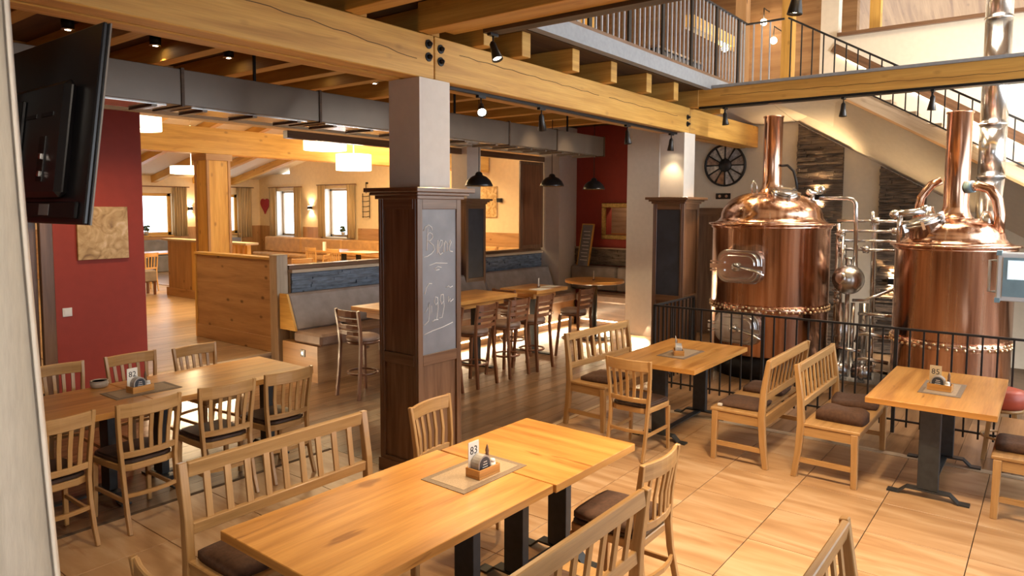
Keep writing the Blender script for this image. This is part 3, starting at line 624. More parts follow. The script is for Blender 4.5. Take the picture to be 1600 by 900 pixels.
# ================================================================== FURNITURE
def make_chair(name, label):
    t = thing(name, label, 'chair')
    seat = [(-.205, .17), (-.19, .205), (-.12, .225), (.12, .225), (.19, .205), (.205, .17), (.195, -.02), (.178, -.185), (.12, -.215), (-.12, -.215), (-.178, -.185), (-.195, -.02)]
    seat = seat[::-1]
    MB().prism(seat, .405, .452).build('seat_frame', 'oak', t, 0.005, True)
    n = len(seat); pad = [(x * .96, y * .96) for x, y in seat]
    m = MB(); m.prism(pad, .453, .478); m.prism([(x * .9, y * .9) for x, y in seat], .478, .488); m.build('seat_pad', 'leather', t, 0.006, True)
    for s in (-1, 1):
        m = MB(); m.bar((s * .192, .195, 0), (s * .186, .188, .405), .026, .026, (0, 1, 0), .036, .036); m.build('leg', 'oak', t, 0.003, True)
        m = MB(); m.sweep([(s * .186, -.300, 0), (s * .182, -.258, .13), (s * .180, -.222, .30), (s * .183, -.205, .45), (s * .194, -.207, .60), (s * .205, -.222, .75), (s * .213, -.240, .885)], .026, .036, (0, 1, 0), None, [.030, .034, .038, .040, .036, .032, .026])
        m.build('leg', 'oak', t, 0.003, True)
        MB().bar((s * .188, .19, .215), (s * .181, -.235, .215), .016, .026).build('stretcher', 'oak', t, 0, True)
    cv = lambda x, w, b: -.036 * (1 - (x / w) ** 2) + b
    m = MB(); m.sweep([(x, cv(x, .2, -.205), .525) for x in (-.19, -.12, -.05, .05, .12, .19)], .020, .042); m.build('lower_rail', 'oak', t, 0.003, True)
    m = MB(); m.sweep([(x, cv(x, .21, -.230), .835) for x in (-.205, -.13, -.06, 0, .06, .13, .205)], .021, .095); m.build('top_rail', 'oak', t, 0.005, True)
    for k in range(5):
        u = (k - 2) * .066
        m = MB(); m.sweep([(u * .93, cv(u, .2, -.205), .54), (u, cv(u, .2, -.207), .66), (u * 1.05, cv(u, .21, -.230), .795)], .026, .012, (0, 1, 0)); m.build('slat', 'oak', t, 0, True)
    m = MB(); m.sweep([(x, -.232 - .032 * (1 - (x / .18) ** 2), .25) for x in (-.178, -.1, 0, .1, .178)], .018, .026); m.build('stretcher', 'oak', t, 0, True)
    return t
def make_bench(name, label):
    t = thing(name, label, 'bench')
    for s in (-1, 1):
        m = MB(); m.bar((s * .575, .212, 0), (s * .575, .205, .435), .04, .045, (0, 1, 0), .05, .052); m.build('leg', 'oak', t, 0.004, True)
        m = MB(); m.sweep([(s * .578, -.245, 0), (s * .578, -.215, .22), (s * .578, -.200, .44), (s * .578, -.212, .66), (s * .578, -.250, .935)], .044, .05, (0, 1, 0), None, [.045, .052, .058, .05, .036]); m.build('leg', 'oak', t, 0.004, True)
        MB().bar((s * .577, .2, .15), (s * .577, -.215, .15), .022, .04).build('stretcher', 'oak', t, 0, True)
        MB().bar((s * .577, .18, .395), (s * .577, -.19, .395), .024, .075).build('side_apron', 'oak', t, 0, True)
    MB().box(-.55, .55, .185, .21, .355, .435).build('front_apron', 'oak', t, 0, True)
    MB().box(-.55, .55, -.215, -.185, .34, .435).build('rear_apron', 'oak', t, 0, True)
    MB().box(-.598, .598, -.175, .245, .436, .462).build('seat', 'oak', t, 0.005, True)
    MB().bar((-.555, -.243, .895), (.555, -.243, .895), .032, .078, (0, .13, 1)).build('top_rail', 'oak', t, 0.005, True)
    MB().bar((-.555, -.208, .605), (.555, -.208, .605), .03, .06, (0, .1, 1)).build('lower_rail', 'oak', t, 0.004, True)
    for k in range(9):
        x = -.456 + k * .114
        MB().bar((x, -.209, .63), (x, -.238, .862), .034, .014, (0, 1, 0)).build('slat', 'oak', t, 0, True)
    return t
def make_table(label, lx, ly):
    t = thing('dining_table', label, 'table')
    MB().box(-lx / 2, lx / 2, -ly / 2, ly / 2, .715, .76).build('tabletop', 'oak_top', t, 0.003, True)
    cx = lx / 2 - .20 if lx > 1 else .22
    for s in (-1, 1):
        l = MB().box(s * cx - .03, s * cx + .03, -.07, .07, .066, .712).build('leg', 'tableleg', t, 0.003, True)
        MB().box(s * cx - .05, s * cx + .05, -.25, .25, .706, .714).build('top_plate', 'tableleg', l, 0, True)
        m = MB(); m.sweep([(s * cx, y, z) for y, z in ((-.275, .007), (-.20, .007), (-.145, .058), (.145, .058), (.20, .007), (.275, .007))], .075, .013); m.build('foot', 'tableleg', t, 0, True)
    MB().box(-cx, cx, -.03, .03, .05, .064).build('floor_bar', 'tableleg', t, 0, True)
    return t
def make_stool(label):
    t = thing('bar_stool', label, 'bar stool')
    m = MB(); m.lathe([(.155, .615), (.19, .62), (.195, .64), (.19, .655)], (0, 0, 0), 20); m.build('seat_frame', 'stool', t, 0, True)
    m = MB(); m.lathe([(.19, .656), (.198, .672), (.192, .70), (.15, .718), (.0001, .722)], (0, 0, 0), 20); m.build('seat_cushion', 'suede2', t, 0, True)
    for s in (-1, 1):
        MB().bar((s * .185, .19, 0), (s * .145, .14, .62), .03, .03, (0, 1, 0), .036, .036).build('leg', 'stool', t, 0, True)
        m = MB(); m.sweep([(s * .195, -.235, 0), (s * .185, -.205, .3), (s * .18, -.185, .62), (s * .187, -.20, .82), (s * .195, -.235, 1.03)], .028, .034, (0, 1, 0)); m.build('leg', 'stool', t, 0, True)
    for k, z in enumerate((.76, .835, .91, .985)):
        y = -.192 - (z - .7) * .11
        m = MB(); m.sweep([(x, y - .03 * (1 - (x / .19) ** 2), z) for x in (-.183, -.1, 0, .1, .183)], .016, .042 if k < 3 else .075); m.build('back_slat', 'stool', t, 0, True)
    m = MB(); m.tube([(.172 * math.cos(a * PI / 12), .172 * math.sin(a * PI / 12) - .01, .27) for a in range(25)], .014, 6, False); m.build('foot_ring', 'stool', t, 0, True)
    return t
# tables ---------------------------------------------------------------
T = make_table('long oak table with a spice caddy and card 83, nearest the camera', 1.37, .85); T.location = (2.305, 2.455, 0); T.rotation_euler.z = -.018
t2 = make_table('square oak table pushed against the end of the nearest long table', .84, .845); t2.location = (3.418, 2.418, 0); t2.rotation_euler.z = -.02
t82 = dup(T, (3.175, 5.64, 0), 0, 'long oak table in front of the larch screen, joined to the one by the curtain'); dup(T, (1.80, 5.62, 0), 0, 'long oak table by the curtain with a grey ashtray bowl')
dup(T, (6.61, 2.925, 0), 0, 'oak table in front of the left copper tank, with a bench on each side'); dup(T, (6.605, .685, 0), 0, 'oak table with card 85 in front of the right copper tank')
# chairs -----------------------------------------------------------------
CH = make_chair('dining_chair', 'pale oak chair at the table end in front of the left copper tank')
CH.location = (5.725, 2.93, 0); CH.rotation_euler.z = -PI / 2
def chair(cx, cy, rz, label, group=None): return dup(CH, (cx, cy, 0), rz, label, group)
G1 = 'chairs with their backs to the camera at the long table by the red wall'; G2 = 'chairs on the far side of the long table by the red wall'
chair(1.69, 5.13, .02, 'oak chair beside the curtain, its back to the camera', G1)
chair(2.255, 5.125, .03, 'oak chair with its back to the camera, second from the curtain', G1)
chair(2.845, 5.105, -.06, 'oak chair with its back to the camera, third from the curtain', G1)
chair(3.37, 5.11, 0, 'oak chair with its back to the camera, fourth from the curtain', G1)
chair(2.27, 6.33, PI - .02, 'oak chair facing the camera beside the dark door', G2)
chair(2.88, 6.31, PI, 'oak chair facing the camera in front of the red wall corner', G2)
chair(3.455, 6.24, PI + .08, 'oak chair facing the camera in front of the light floor opening', G2)
chair(3.46, 3.11, PI + .12, 'oak chair standing against the chalkboard pillar, behind the nearest table')
chair(3.43, 1.865, 0, 'oak chair with a brown cushion beside the end of the nearest bench')
chair(1.41, 2.49, -PI / 2, 'oak chair at the near end of the closest table, only its back post in view')
# benches ------------------------------------------------------------------
BN = make_bench('slatted_bench', 'slatted oak bench behind the nearest table, back towards the red wall side')
BN.location = (2.285, 3.13, 0); BN.rotation_euler.z = PI
GB = 'slatted oak benches'
BN['group'] = GB
def bench(cx, cy, rz, label): return dup(BN, (cx, cy, 0), rz, label, GB)
bench(2.275, 1.67, 0, 'slatted oak bench on the near side of the closest table, its back to the camera')
bench(6.53, 3.615, PI - .06, 'slatted oak bench in front of the lit floor by the bar tables')
bench(6.52, 2.10, 0, 'slatted oak bench with two flat brown cushions, in front of the left tank')
bench(6.525, 1.38, PI, 'slatted oak bench with rolled brown cushion, beside the table with card 85')
bench(6.57, .045, 0, 'slatted oak bench end at the right edge beside the card 85 table')
bench(2.50, .385, PI, 'slatted oak bench closest to the camera, only its top corner in view')
# cushions ---------------------------------------------------------------
def cushion(cx, cy, z, rz, label, lx=.40, ly=.38, th=.035, tilt=0.0, tag_=False, group='brown felt seat cushions'):
    t = thing('seat_cushion', label, 'cushion', (cx, cy, z), rz, group)
    m = MB(); n = 10; Mt = Matrix.Rotation(tilt, 4, 'X'); b = 0
    g = [[None] * (n + 1) for _ in range(n + 1)]
    for top in (1, 0):
        base = len(m.v)
        for i in range(n + 1):
            for j in range(n + 1):
                u, v = i / n * 2 - 1, j / n * 2 - 1
                e = (1 - abs(u) ** 12) * (1 - abs(v) ** 12); zz = th * (.62 + .30 * e + .08 * (1 - u * u) * (1 - v * v)) + .006 * math.sin(5 * u + 2 * v) * e if top else 0.0
                rr = 1 - .07 * (abs(u * v)) ** 3
                m.v.append(Mt @ Vector((u * lx / 2 * rr, v * ly / 2 * rr, zz)))
        for i in range(n):
            for j in range(n):
                q = [base + i * (n + 1) + j, base + (i + 1) * (n + 1) + j, base + (i + 1) * (n + 1) + j + 1, base + i * (n + 1) + j + 1]
                m.face(q if top else q[::-1], [(0, 0)] * 4, True)
    N1 = (n + 1) ** 2
    rim = [(i, 0) for i in range(n)] + [(n, j) for j in range(n)] + [(i, n) for i in range(n, 0, -1)] + [(0, j) for j in range(n, 0, -1)]
    for a, c in zip(rim, rim[1:] + rim[:1]):
        ia, ic = a[0] * (n + 1) + a[1], c[0] * (n + 1) + c[1]; m.face([N1 + ia, N1 + ic, ic, ia], [(0, 0)] * 4, True)
    m.build('felt_pad', 'cushion', t, 0, True)
    m = MB(); m.tube([(-lx / 2 + .02, -ly / 2 + .01, th * .4), (lx / 2 - .02, -ly / 2 + .01, th * .4)], .006, 5); m.build('seam', 'cushion', t, 0, True)
    if tag_: MB().box(-lx / 2 - .022, -lx / 2 + .004, .13, .165, .006, .024).build('white_label', 'white', t, 0, True)
    return t
ZS = .463
cushion(6.20, 2.135, ZS, 0, 'brown cushion with a white label on the bench in front of the left tank', tag_=True)
cushion(6.83, 2.14, ZS, .05, 'brown cushion at the far end of the bench in front of the left tank', th=.05)
cushion(6.23, 1.33, ZS, 1.53, 'thick folded brown cushion on the bench beside the card 85 table', .38, .26, .10)
cushion(6.86, 1.36, ZS, .12, 'brown cushion lying at the tank end of the bench beside the card 85 table', .42, .38, .05)
cushion(6.25, 3.60, ZS, .02, 'brown cushion on the bench in front of the bar tables', .44, .36, .05)
cushion(1.93, 3.12, ZS, 0, 'brown cushion on the bench behind the nearest table', .42, .38, .06)
cushion(2.50, 1.72, ZS, 0, 'brown cushion on the near bench with its back to the camera', .42, .36, .05)
cushion(6.30, .11, ZS, 0, 'brown cushion on the end of the bench at the frame edge', .36, .34, .06)
cushion(3.43, 1.875, .4885, 0, 'brown cushion on the chair at the square table', .40, .39, .05)
# bar tables and stools --------------------------------------------------------------------
def bar_table(x0, x1, y0, y1, label):
    t = thing('bar_table', label, 'table', ((x0 + x1) / 2, (y0 + y1) / 2, 0))
    MB().box(x0, x1, y0, y1, .95, 1.0).build('tabletop', 'oak_top', t, 0.004)
    MB().box(x0 + .12, x1 - .12, y0 + .15, y1 - .15, .86, .948).build('apron', 'oak_top', t)
    xs = (x0 + .45, x1 - .45) if x1 - x0 > 1.4 else ((x0 + x1) / 2,)
    for x in xs:
        MB().box(x - .05, x + .05, (y0 + y1) / 2 - .05, (y0 + y1) / 2 + .05, .02, .86).build('leg', 'tableleg', t)
        MB().box(x - .05, x + .05, (y0 + y1) / 2 - .32, (y0 + y1) / 2 + .32, 0, .02).build('foot', 'tableleg', t, 0.003)
    return t
bar_table(5.58, 7.92, 6.0, 6.78, 'long bar height oak table in front of the grey bench, behind the chalkboard pillar')
bar_table(8.30, 9.12, 5.93, 6.62, 'square bar height table with a white card, between the bar stools')
t = thing('round_table', 'round bar height table in the alcove corner', 'table', (10.28, 6.15, 0))
MB().lathe([(.48, .955), (.5, .96), (.5, .995), (.49, 1.0)], (10.28, 6.15, 0), 40, None, False).build('tabletop', 'oak_top', t)
MB().lathe([(.05, .03), (.05, .955)], (10.28, 6.15, 0), 16).build('pole', 'tableleg', t); MB().lathe([(.28, 0), (.28, .015), (.06, .03)], (10.28, 6.15, 0), 28).build('foot', 'tableleg', t)
ST = make_stool('brown bar stool standing alone left of the chalkboard pillar')
ST.location = (5.45, 6.41, 0); ST.rotation_euler.z = -PI / 2
GS = 'brown bar stools'; ST['group'] = GS
def stool(cx, cy, rz, label): return dup(ST, (cx, cy, 0), rz, label, GS)
stool(6.0, 5.74, 0, 'brown bar stool half hidden by the chalkboard pillar')
stool(6.63, 5.72, .04, 'brown bar stool right beside the chalkboard pillar, second in its row'); stool(7.29, 5.71, -.03, 'brown bar stool in the middle of the row at the long bar table')
stool(7.83, 5.69, .05, 'brown bar stool at the far end of the row along the bar table')
stool(8.22, 6.30, -PI / 2, 'brown bar stool between the long bar table and the square one'); stool(8.86, 5.66, .02, 'brown bar stool at the square bar table, nearest the alcove')
# red stool beyond the railing
t = thing('red_stool', 'red leather stool beside the tank railing', 'stool', (7.52, .3, 0))
MB().lathe([(.15, .47), (.175, .49), (.18, .56), (.17, .615), (.10, .635), (.0001, .637)], (7.52, .3, 0), 24).build('seat', 'redl', t)
MB().lathe([(.155, .44), (.155, .469)], (7.52, .3, 0), 24).build('seat_ring', 'oak', t)
for k in range(4):
    a = PI / 4 + k * PI / 2; MB().bar((7.52 + .17 * math.cos(a), .3 + .17 * math.sin(a), 0), (7.52 + .12 * math.cos(a), .3 + .12 * math.sin(a), .44), .03, .03, (1, 0, 0)).build('leg', 'oak', t)
MB().tube([(7.52 + .15 * math.cos(a * PI / 8), .3 + .15 * math.sin(a * PI / 8), .2) for a in range(17)], .012, 6, False).build('foot_ring', 'oak', t)
# ---- table things
def placemat(cx, cy, z, rz, label, lx=.5, ly=.29):
    t = thing('placemat', label, 'placemat', (cx, cy, z), rz, 'taupe placemats')
    MB().box(-lx / 2, lx / 2, -ly / 2, ly / 2, 0, .003).build('woven_border', 'matedge', t, 0, True); MB().box(-lx / 2 + .035, lx / 2 - .035, -ly / 2 + .035, ly / 2 - .035, .0031, .0042).build('woven_field', 'mat', t, 0, True)
placemat(2.86, 2.45, .7605, -.02, 'taupe placemat on the nearest long table', .52, .31); placemat(2.55, 5.63, .7605, 0, 'taupe placemat with a dark border on the long table by the red wall')
placemat(6.55, 2.91, .7605, 0, 'taupe placemat on the table in front of the left tank'); placemat(6.57, .665, .7605, 0, 'taupe placemat on the table in front of the right tank')
def caddy(cx, cy, z, rz, num, label, card='paper', face=-1, mirror=1):
    t = thing('table_caddy', label, 'caddy', (cx, cy, z), rz, 'wooden table caddies')
    m = MB(); m.box(-.085, .085, -.05, .05, 0, .012); m.box(-.085, .085, -.05, -.042, .0125, .05); m.box(-.085, .085, .042, .05, .0125, .05); m.box(-.085, -.077, -.042, .042, .0125, .05); m.box(.077, .085, -.042, .042, .0125, .05)
    m.build('wooden_tray', 'oak_top', t, 0.0015, True)
    cd = MB().box(-.083, .0, .030, .034, .012, .185).build('number_card', card, t, 0, True)
    Mx = Matrix.Translation((-.041, .0296, .135)) @ Matrix.Rotation(PI / 2, 4, 'X')
    text_mesh('card_number', num, .062, 'ink', Mx, cd)
    Mx = Matrix.Translation((-.041, .0344, .135)) @ Matrix.Rotation(PI, 4, 'Z') @ Matrix.Rotation(PI / 2, 4, 'X')
    text_mesh('card_number', num, .062, 'ink', Mx, cd)
    # half round napkin or coaster stack
    Mc = Matrix.Translation((-.015, .0, .052)) @ Matrix.Rotation(PI / 2, 4, 'X')
    arc = [(.05 * math.cos(a * PI / 10), .05 * math.sin(a * PI / 10) + .012) for a in range(11)]
    poly = [(-.05, -.04)] + [(.05, -.04)] + arc[0:]
    c = MB(); c.prism(poly, -.026, .026, Mc); c.build('coaster_stack', 'porcelain', t, 0, True)
    p2 = [(x * .82, (y - .01) * .82 + .01) for x, y in poly]; c = MB(); c.prism(p2, .0262, .0275, Mc); cc = c.build('coaster_front', 'board_d', t, 0, True)
    m = MB()
    for k in range(4): m.box(-.015 - .024 + .004 * k, -.015 + .024 - .003 * k, -.029, -.0278, .035 + .014 * k, .039 + .014 * k)
    m.build('printed_lines', 'chalk', cc, 0, True)
    m = MB(); m.lathe([(.019, .012), (.02, .035), (.014, .06), (.009, .10), (.011, .112), (.006, .135), (.0001, .15)], (.055, .018, 0), 14); m.build('pepper_mill', 'walnut', t, 0, True)
    m = MB(); m.lathe([(.017, .012), (.02, .03), (.017, .06)], (.052, -.022, 0), 14); m.lathe([(.0165, .0605), (.015, .075), (.0001, .08)], (.052, -.022, 0), 14); m.build('salt_shaker', 'white', t, 0, True)
    return t
caddy(2.86, 2.395, .7648, -.02, '83', 'wooden caddy with the white card 83 on the nearest table')
caddy(2.53, 5.61, .7648, .1, '82', 'wooden caddy with card 82 on the long table by the red wall')
caddy(6.48, 2.905, .7648, .5, '84', 'wooden caddy with a card on the table in front of the left tank')
caddy(6.50, .675, .7648, PI / 2 + PI - .05, '85', 'wooden caddy with the brown card 85 in front of the right tank', 'kraft')
t = thing('ashtray_bowl', 'grey ceramic bowl on the long table beside the dark door', 'bowl', (2.39, 6.0, .7605))
MB().lathe([(.05, 0), (.062, .01), (.066, .03), (.064, .05)], (2.39, 6.0, .7605), 24).build('bowl', 'porcelain', t); MB().lathe([(.064, .05), (.066, .056), (.055, .056), (.045, .02), (.0001, .018)], (2.39, 6.0, .7605), 24).build('rim', 'porcelain', t)
def card_stand(cx, cy, z, label, h=.14, rz=0.5):
    t = thing('menu_card', label, 'card', (cx, cy, z), rz, 'white cards on the bar tables')
    MB().box(-.05, .05, -.02, .02, 0, .02).build('card_foot', 'walnut', t, 0, True); c = MB().box(-.042, .042, -.004, .004, .0205, h).build('card', 'paper', t, 0, True)
    for k in range(4): MB().box(-.03, .03, -.0052, -.0042, .05 + .02 * k, .055 + .02 * k).build('printed_line', 'porcelain', c, 0, True)
card_stand(8.72, 6.2, 1.0005, 'white card on the square bar table'); card_stand(10.2, 6.12, 1.0005, 'white card on the round bar table', .16)
for i, (x, y, rz, lab) in enumerate(((8.55, 6.05, .1, 'white paper sheet lying on the square bar table, left of the card'), (8.95, 6.15, -.15, 'white paper sheet lying on the square bar table, right of the card'), (6.35, 6.3, .1, 'white paper sheet on the long bar table beside the pillar'))):
    t = tag(MB().box(x - .15, x + .15, y - .1, y + .1, 1.0005, 1.003).build('paper_sheet', 'paper'), lab, 'paper', 'paper sheets on the bar tables')
# ================================================================== LAMPS
def track_spot(x, y, ztop, aim, label, power=40, col=WARM, angle=75, ln=.07, big=1.0, light=True):
    t = thing('track_spotlight', label, 'spotlight', (x, y, ztop), 0, 'black track spotlights')
    MB().box(x - .05, x + .05, y - .018, y + .018, ztop - .022, ztop).build('track_adapter', 'black', t)
    MB().tube([(x, y, ztop - .02), (x, y, ztop - .02 - ln)], .007, 6).build('stem', 'black', t)
    p = Vector((x, y, ztop - .02 - ln)); d = (Vector(aim) - p).normalized(); q = d.to_track_quat('Z', 'Y').to_matrix().to_4x4()
    h = MB(); h.lathe([(.012, -.03), (.026, -.01), (.030, .05), (.046, .135), (.044, .137), (.036, .12)], p, 18, q, True, cap=False); hd = h.build('lamp_head', 'cone', t)
    h = MB(); h.lathe([(.036, .118), (.0001, .119)], p, 18, q); h.build('lamp_lens', 'bulb', hd)
    if light: spot('spot_lamp', tuple(p + d * .16), aim, power, col, angle, .6, .03, t)
track_spot(4.91, 4.14, 3.2045, (2.7, 1.9, .9), 'track spotlight glowing brightly right beside the chalkboard pillar', 90)
track_spot(5.85, 4.14, 3.2045, (6.5, 4.4, 1.2), 'track spotlight on the main beam, second from the chalkboard pillar', 50)
track_spot(7.64, 4.14, 3.2045, (7.6, 3.9, .6), 'track spotlight on the main beam in front of the red alcove wall', 55)
track_spot(8.86, 4.14, 3.2045, (8.95, 4.25, 2.0), 'track spotlight lighting the white shaft of the second pillar', 12, WARM2, 85)
track_spot(9.25, 3.56, 3.5445, (9.3, 3.4, 1.5), 'spotlight under the cross beam beside the copper chimney of the left tank', 60)
track_spot(9.25, 2.10, 3.5445, (9.1, 2.1, .6), 'spotlight under the middle of the cross beam', 70)
track_spot(9.25, 1.17, 3.5445, (9.5, 1.3, 1.5), 'spotlight under the cross beam beside the copper chimney of the right tank', 60)
track_spot(4.49, 3.66, 3.5995, (4.3, 2.4, .7), 'spotlight on the steel trimmer above the chalkboard pillar', 90)
track_spot(4.49, 1.3, 3.5995, (4.4, 1.6, 0), 'spotlight on the steel trimmer over the tiled aisle', 150, WARM2, 95)
tr = MB().box(4.40, 9.0, 4.12, 4.16, 3.205, 3.231).build('spotlight_track', 'black'); tag(tr, 'black spotlight track under the main beam', 'track')
# light strips under the step nosing and along the toe of the benches
MB().box(3.8, 5.0, 8.222, 8.232, .205, .224).build('light_strip', 'led', pf)
area('step_strip_light', (4.35, 8.205, .20), 1.1, 15, WARM2, (4.25, 6.9, 0), .03)
bb_ = bpy.data.objects['bar_bench']; ab_ = bpy.data.objects['alcove_bench']
MB().box(7.2, 11.2, 7.238, 7.249, .10, .12).build('light_strip', 'led', bb_); MB().box(11.388, 11.399, 5.97, 7.1, .10, .12).build('light_strip', 'led', ab_)
area('bench_strip_light', (9.2, 7.225, .11), 4.0, 24, WARM2, (9.2, 5.2, 0), .03); area('alcove_strip_light', (11.375, 6.5, .11), 1.1, 24, WARM2, (9.6, 5.5, 0), .03)
area('pier_strip_light', (10.985, 5.6, .16), 0.5, 16, WARM2, (9.8, 5.4, 0), .03)
for i, (x, y) in enumerate(((2.54, 6.72), (3.275, 6.72), (3.98, 6.67), (5.05, 6.63), (5.84, 6.6), (7.4, 5.05), (8.2, 5.05), (9.7, 5.05))):
    lab = ['ceiling downlight half hidden by the television', 'ceiling downlight above the grey duct, second from the television', 'dim ceiling downlight above the grey duct, third from the television', 'ceiling downlight above the duct left of the chalkboard pillar', 'ceiling downlight next to the chalkboard pillar top',
           'added downlight over the bar tables, first', 'added downlight over the bar tables, second', 'added downlight over the alcove'][i]  # last three are added to throw light pools on the bar floor
    t = thing('downlight', lab, 'downlight', (x, y, 3.798), 0, 'ceiling downlights')
    MB().lathe([(.05, 0), (.05, .098)], (x, y, 3.70), 20).build('housing', 'black', t); MB().lathe([(.05, -.006), (.055, 0), (.05, .001)], (x, y, 3.699), 20).build('trim_ring', 'steel', t); MB().lathe([(.045, -.004), (.0001, -.008)], (x, y, 3.699), 20).build('lamp_lens', 'bulb', t)
    spot('down_lamp', (x, y, 3.67), (x + (.3, .3, .35, -.5, 0, 0, 0, 0)[i], y + (1.2, 1.2, .3, .1, 0, .5, .45, .4)[i], 0), (45, 50, 60, 70, 40, 40, 40, 500)[i], WARM2 if i in (2, 3, 5, 6, 7) else WARM, (80, 80, 60, 60, 70, 60, 60, 26)[i], .6, .03, t)
def pendant(x, y, z, label, ztop=3.79):
    t = thing('pendant_lamp', label, 'lamp', (x, y, z), 0, 'black pendant lamps over the bar tables')
    MB().tube([(x, y, z + .19), (x, y, ztop)], .006, 6).build('cord', 'blackp', t)
    s = MB().lathe([(.19, 0), (.192, .004), (.185, .03), (.155, .085), (.105, .13), (.055, .150), (.048, .175), (.03, .195), (.0001, .2)], (x, y, z), 32, cap=False).build('lamp_shade', 'blackp', t)
    MB().lathe([(.186, .002), (.178, .03), (.15, .08), (.10, .124), (.0001, .13)], (x, y, z), 32, cap=False).build('shade_lining', 'gold', s)
    MB().ball((x, y, z + .07), .032, 12).build('light_bulb', 'white', t)
pendant(7.43, 6.3, 2.50, 'black dome pendant lamp above the long bar table, nearest the pillar'); pendant(9.2, 6.3, 2.545, 'black dome pendant lamp in front of the white alcove pier')
pendant(10.55, 6.35, 2.53, 'black dome pendant lamp in front of the red alcove wall')
def drum(x, y, z, r, h, label, rod, power=30):
    t = thing('drum_lamp', label, 'lamp', (x, y, z), 0, 'white drum lamps of the far room')
    MB().lathe([(r - .012, .004), (r, 0), (r, h), (r - .012, h)], (x, y, z), 36, None, False, cap=False).build('lamp_shade', 'shade', t); MB().lathe([(r - .014, .02), (.0001, .021)], (x, y, z), 36).build('diffuser', 'shade', t)
    MB().tube([(x, y, z + .05), (x, y, rod)], .012, 6).build('cord', 'steel', t); m = MB(); m.bar((x - r + .01, y, z + h - .02), (x + r - .01, y, z + h - .02), .01, .01); m.build('shade_spider', 'steel', t)
    point('drum_light', (x, y, z - .12), power, (1, .74, .42), .2, t)
drum(9.42, 11.3, 2.95, .35, .32, 'white drum lamp in the far room, nearest the chalkboard pillar', zc(11.3) - .03); drum(7.72, 10, 3.18, .36, .3, 'white drum lamp of the far room just below the duct', zc(10) - .03)
drum(8.0, 15, 2.92, .42, .16, 'wide flat white lamp beside the timber post of the far room', zc(15) - .03); drum(4.35, 9.5, 3.19, .3, .2, 'white drum lamp of the far room cut off by the red wall', zc(9.5) - .03)
def sconce(x, y, z, ax, label, power=9, dk='black', lit=True):
    t = thing('wall_sconce', label, 'wall lamp', (x, y, z), 0, 'up and down wall lamps')
    d = Vector((-1, 0, 0)) if ax == 'x' else Vector((0, -1, 0))
    c = Vector((x, y, z)) + d * .07
    MB().box(c.x - .05, c.x + .05, c.y - .06, c.y + .06, z - .05, z + .05).build('lamp_housing', dk, t, .004); MB().box(c.x - .04, c.x + .04, c.y - .05, c.y + .05, z + .0505, z + .053).build('lamp_lens', 'bulb' if lit else 'white', t); MB().box(c.x - .04, c.x + .04, c.y - .05, c.y + .05, z - .053, z - .0505).build('lamp_lens', 'bulb' if lit else 'white', t)
    if not lit: return
    b = c + Vector((0, 0, .07)); spot('sconce_up', tuple(b), tuple(b + Vector((0, 0, 1)) - d * .25), power, WARM, 120, .7, .03, t); b = c - Vector((0, 0, .07)); spot('sconce_down', tuple(b), tuple(b - Vector((0, 0, 1)) - d * .25), power, WARM, 120, .7, .03, t)
sconce(14.0, 18.87, 2.19, 'x', 'glowing wall lamp between the two far windows', 25); sconce(9.5 + .4, 21.75, 2.2, 'y', 'glowing wall lamp behind the timber post of the far room', 25) if False else sconce(11.5, 21.75, 2.15, 'y', 'glowing wall lamp behind the timber post of the far room', 25)
sconce(14.0, 11.13, 2.40, 'x', 'unlit wall lamp seen through the opening beside the shutter', 0, 'black', False); sconce(11.99, 3.02, 2.40, 'x', 'glowing wall lamp on the left stone strip behind the tanks', 80); sconce(11.99, 1.92, 1.12, 'x', 'glowing wall lamp on the right stone strip, behind the right tank', 80)
# ================================================================== WALL THINGS
t = thing('painting', 'square gold marbled painting on the red wall', 'painting', (3.32, 8.1, 1.92))
MB().box(3.06, 3.57, 8.068, 8.099, 1.64, 2.20).build('canvas', 'art', t, 0.003)
t = thing('light_switch', 'white light switch plate on the red wall', 'switch', (2.945, 8.1, 1.105)); MB().box(2.90, 2.99, 8.089, 8.0995, 1.06, 1.15).build('plate', 'white', t, 0.003); MB().box(2.915, 2.975, 8.084, 8.0885, 1.075, 1.135).build('rocker', 'white', t, 0.001)
t = thing('mirror_recess', 'gold frame on the red alcove wall, mirror view built as lit recess', 'mirror recess', (12, 6.6, 1.95)); f = MB()  # recess and its lamp are added in place of a mirror's reflection
for y0, y1, z0, z1 in ((6.1, 7.02, 2.22, 2.31), (6.1, 7.02, 1.61, 1.70), (6.93, 7.02, 1.70, 2.22), (6.1, 6.19, 1.70, 2.22)): f.box(11.955, 11.998, y0, y1, z0, z1)
f.build('gold_frame', 'gold', t, 0.012); m = MB(); m.box(12.75, 12.80, 5.6, 7.4, 1.4, 2.5); m.box(12.205, 12.80, 5.5, 5.6, 1.4, 2.5); m.box(12.205, 12.80, 7.4, 7.5, 1.4, 2.5); m.box(12.205, 12.80, 5.5, 7.5, 1.36, 1.40); m.box(12.205, 12.80, 5.5, 7.5, 2.5, 2.54); m.build('mirror_view_recess', 'greywood', t)
MB().box(12.70, 12.749, 6.42, 6.46, 1.4, 2.5).build('panel_strip', 'greywood', t); MB().box(12.62, 12.749, 5.6, 7.4, 1.66, 1.70).build('recess_ledge', 'yellow_wood', t)
m = MB(); m.tube([(12.62, 6.50 + .07 * math.cos(a * PI / 8), 1.79 + .07 * math.sin(a * PI / 8)) for a in range(17)], .025, 8, False); m.box(12.60, 12.66, 6.36, 6.41, 1.70, 1.84); m.build('dark_ornament', 'blackp', t); point('added_recess_lamp', (12.4, 6.55, 2.42), 3, WARM2, .05, t)
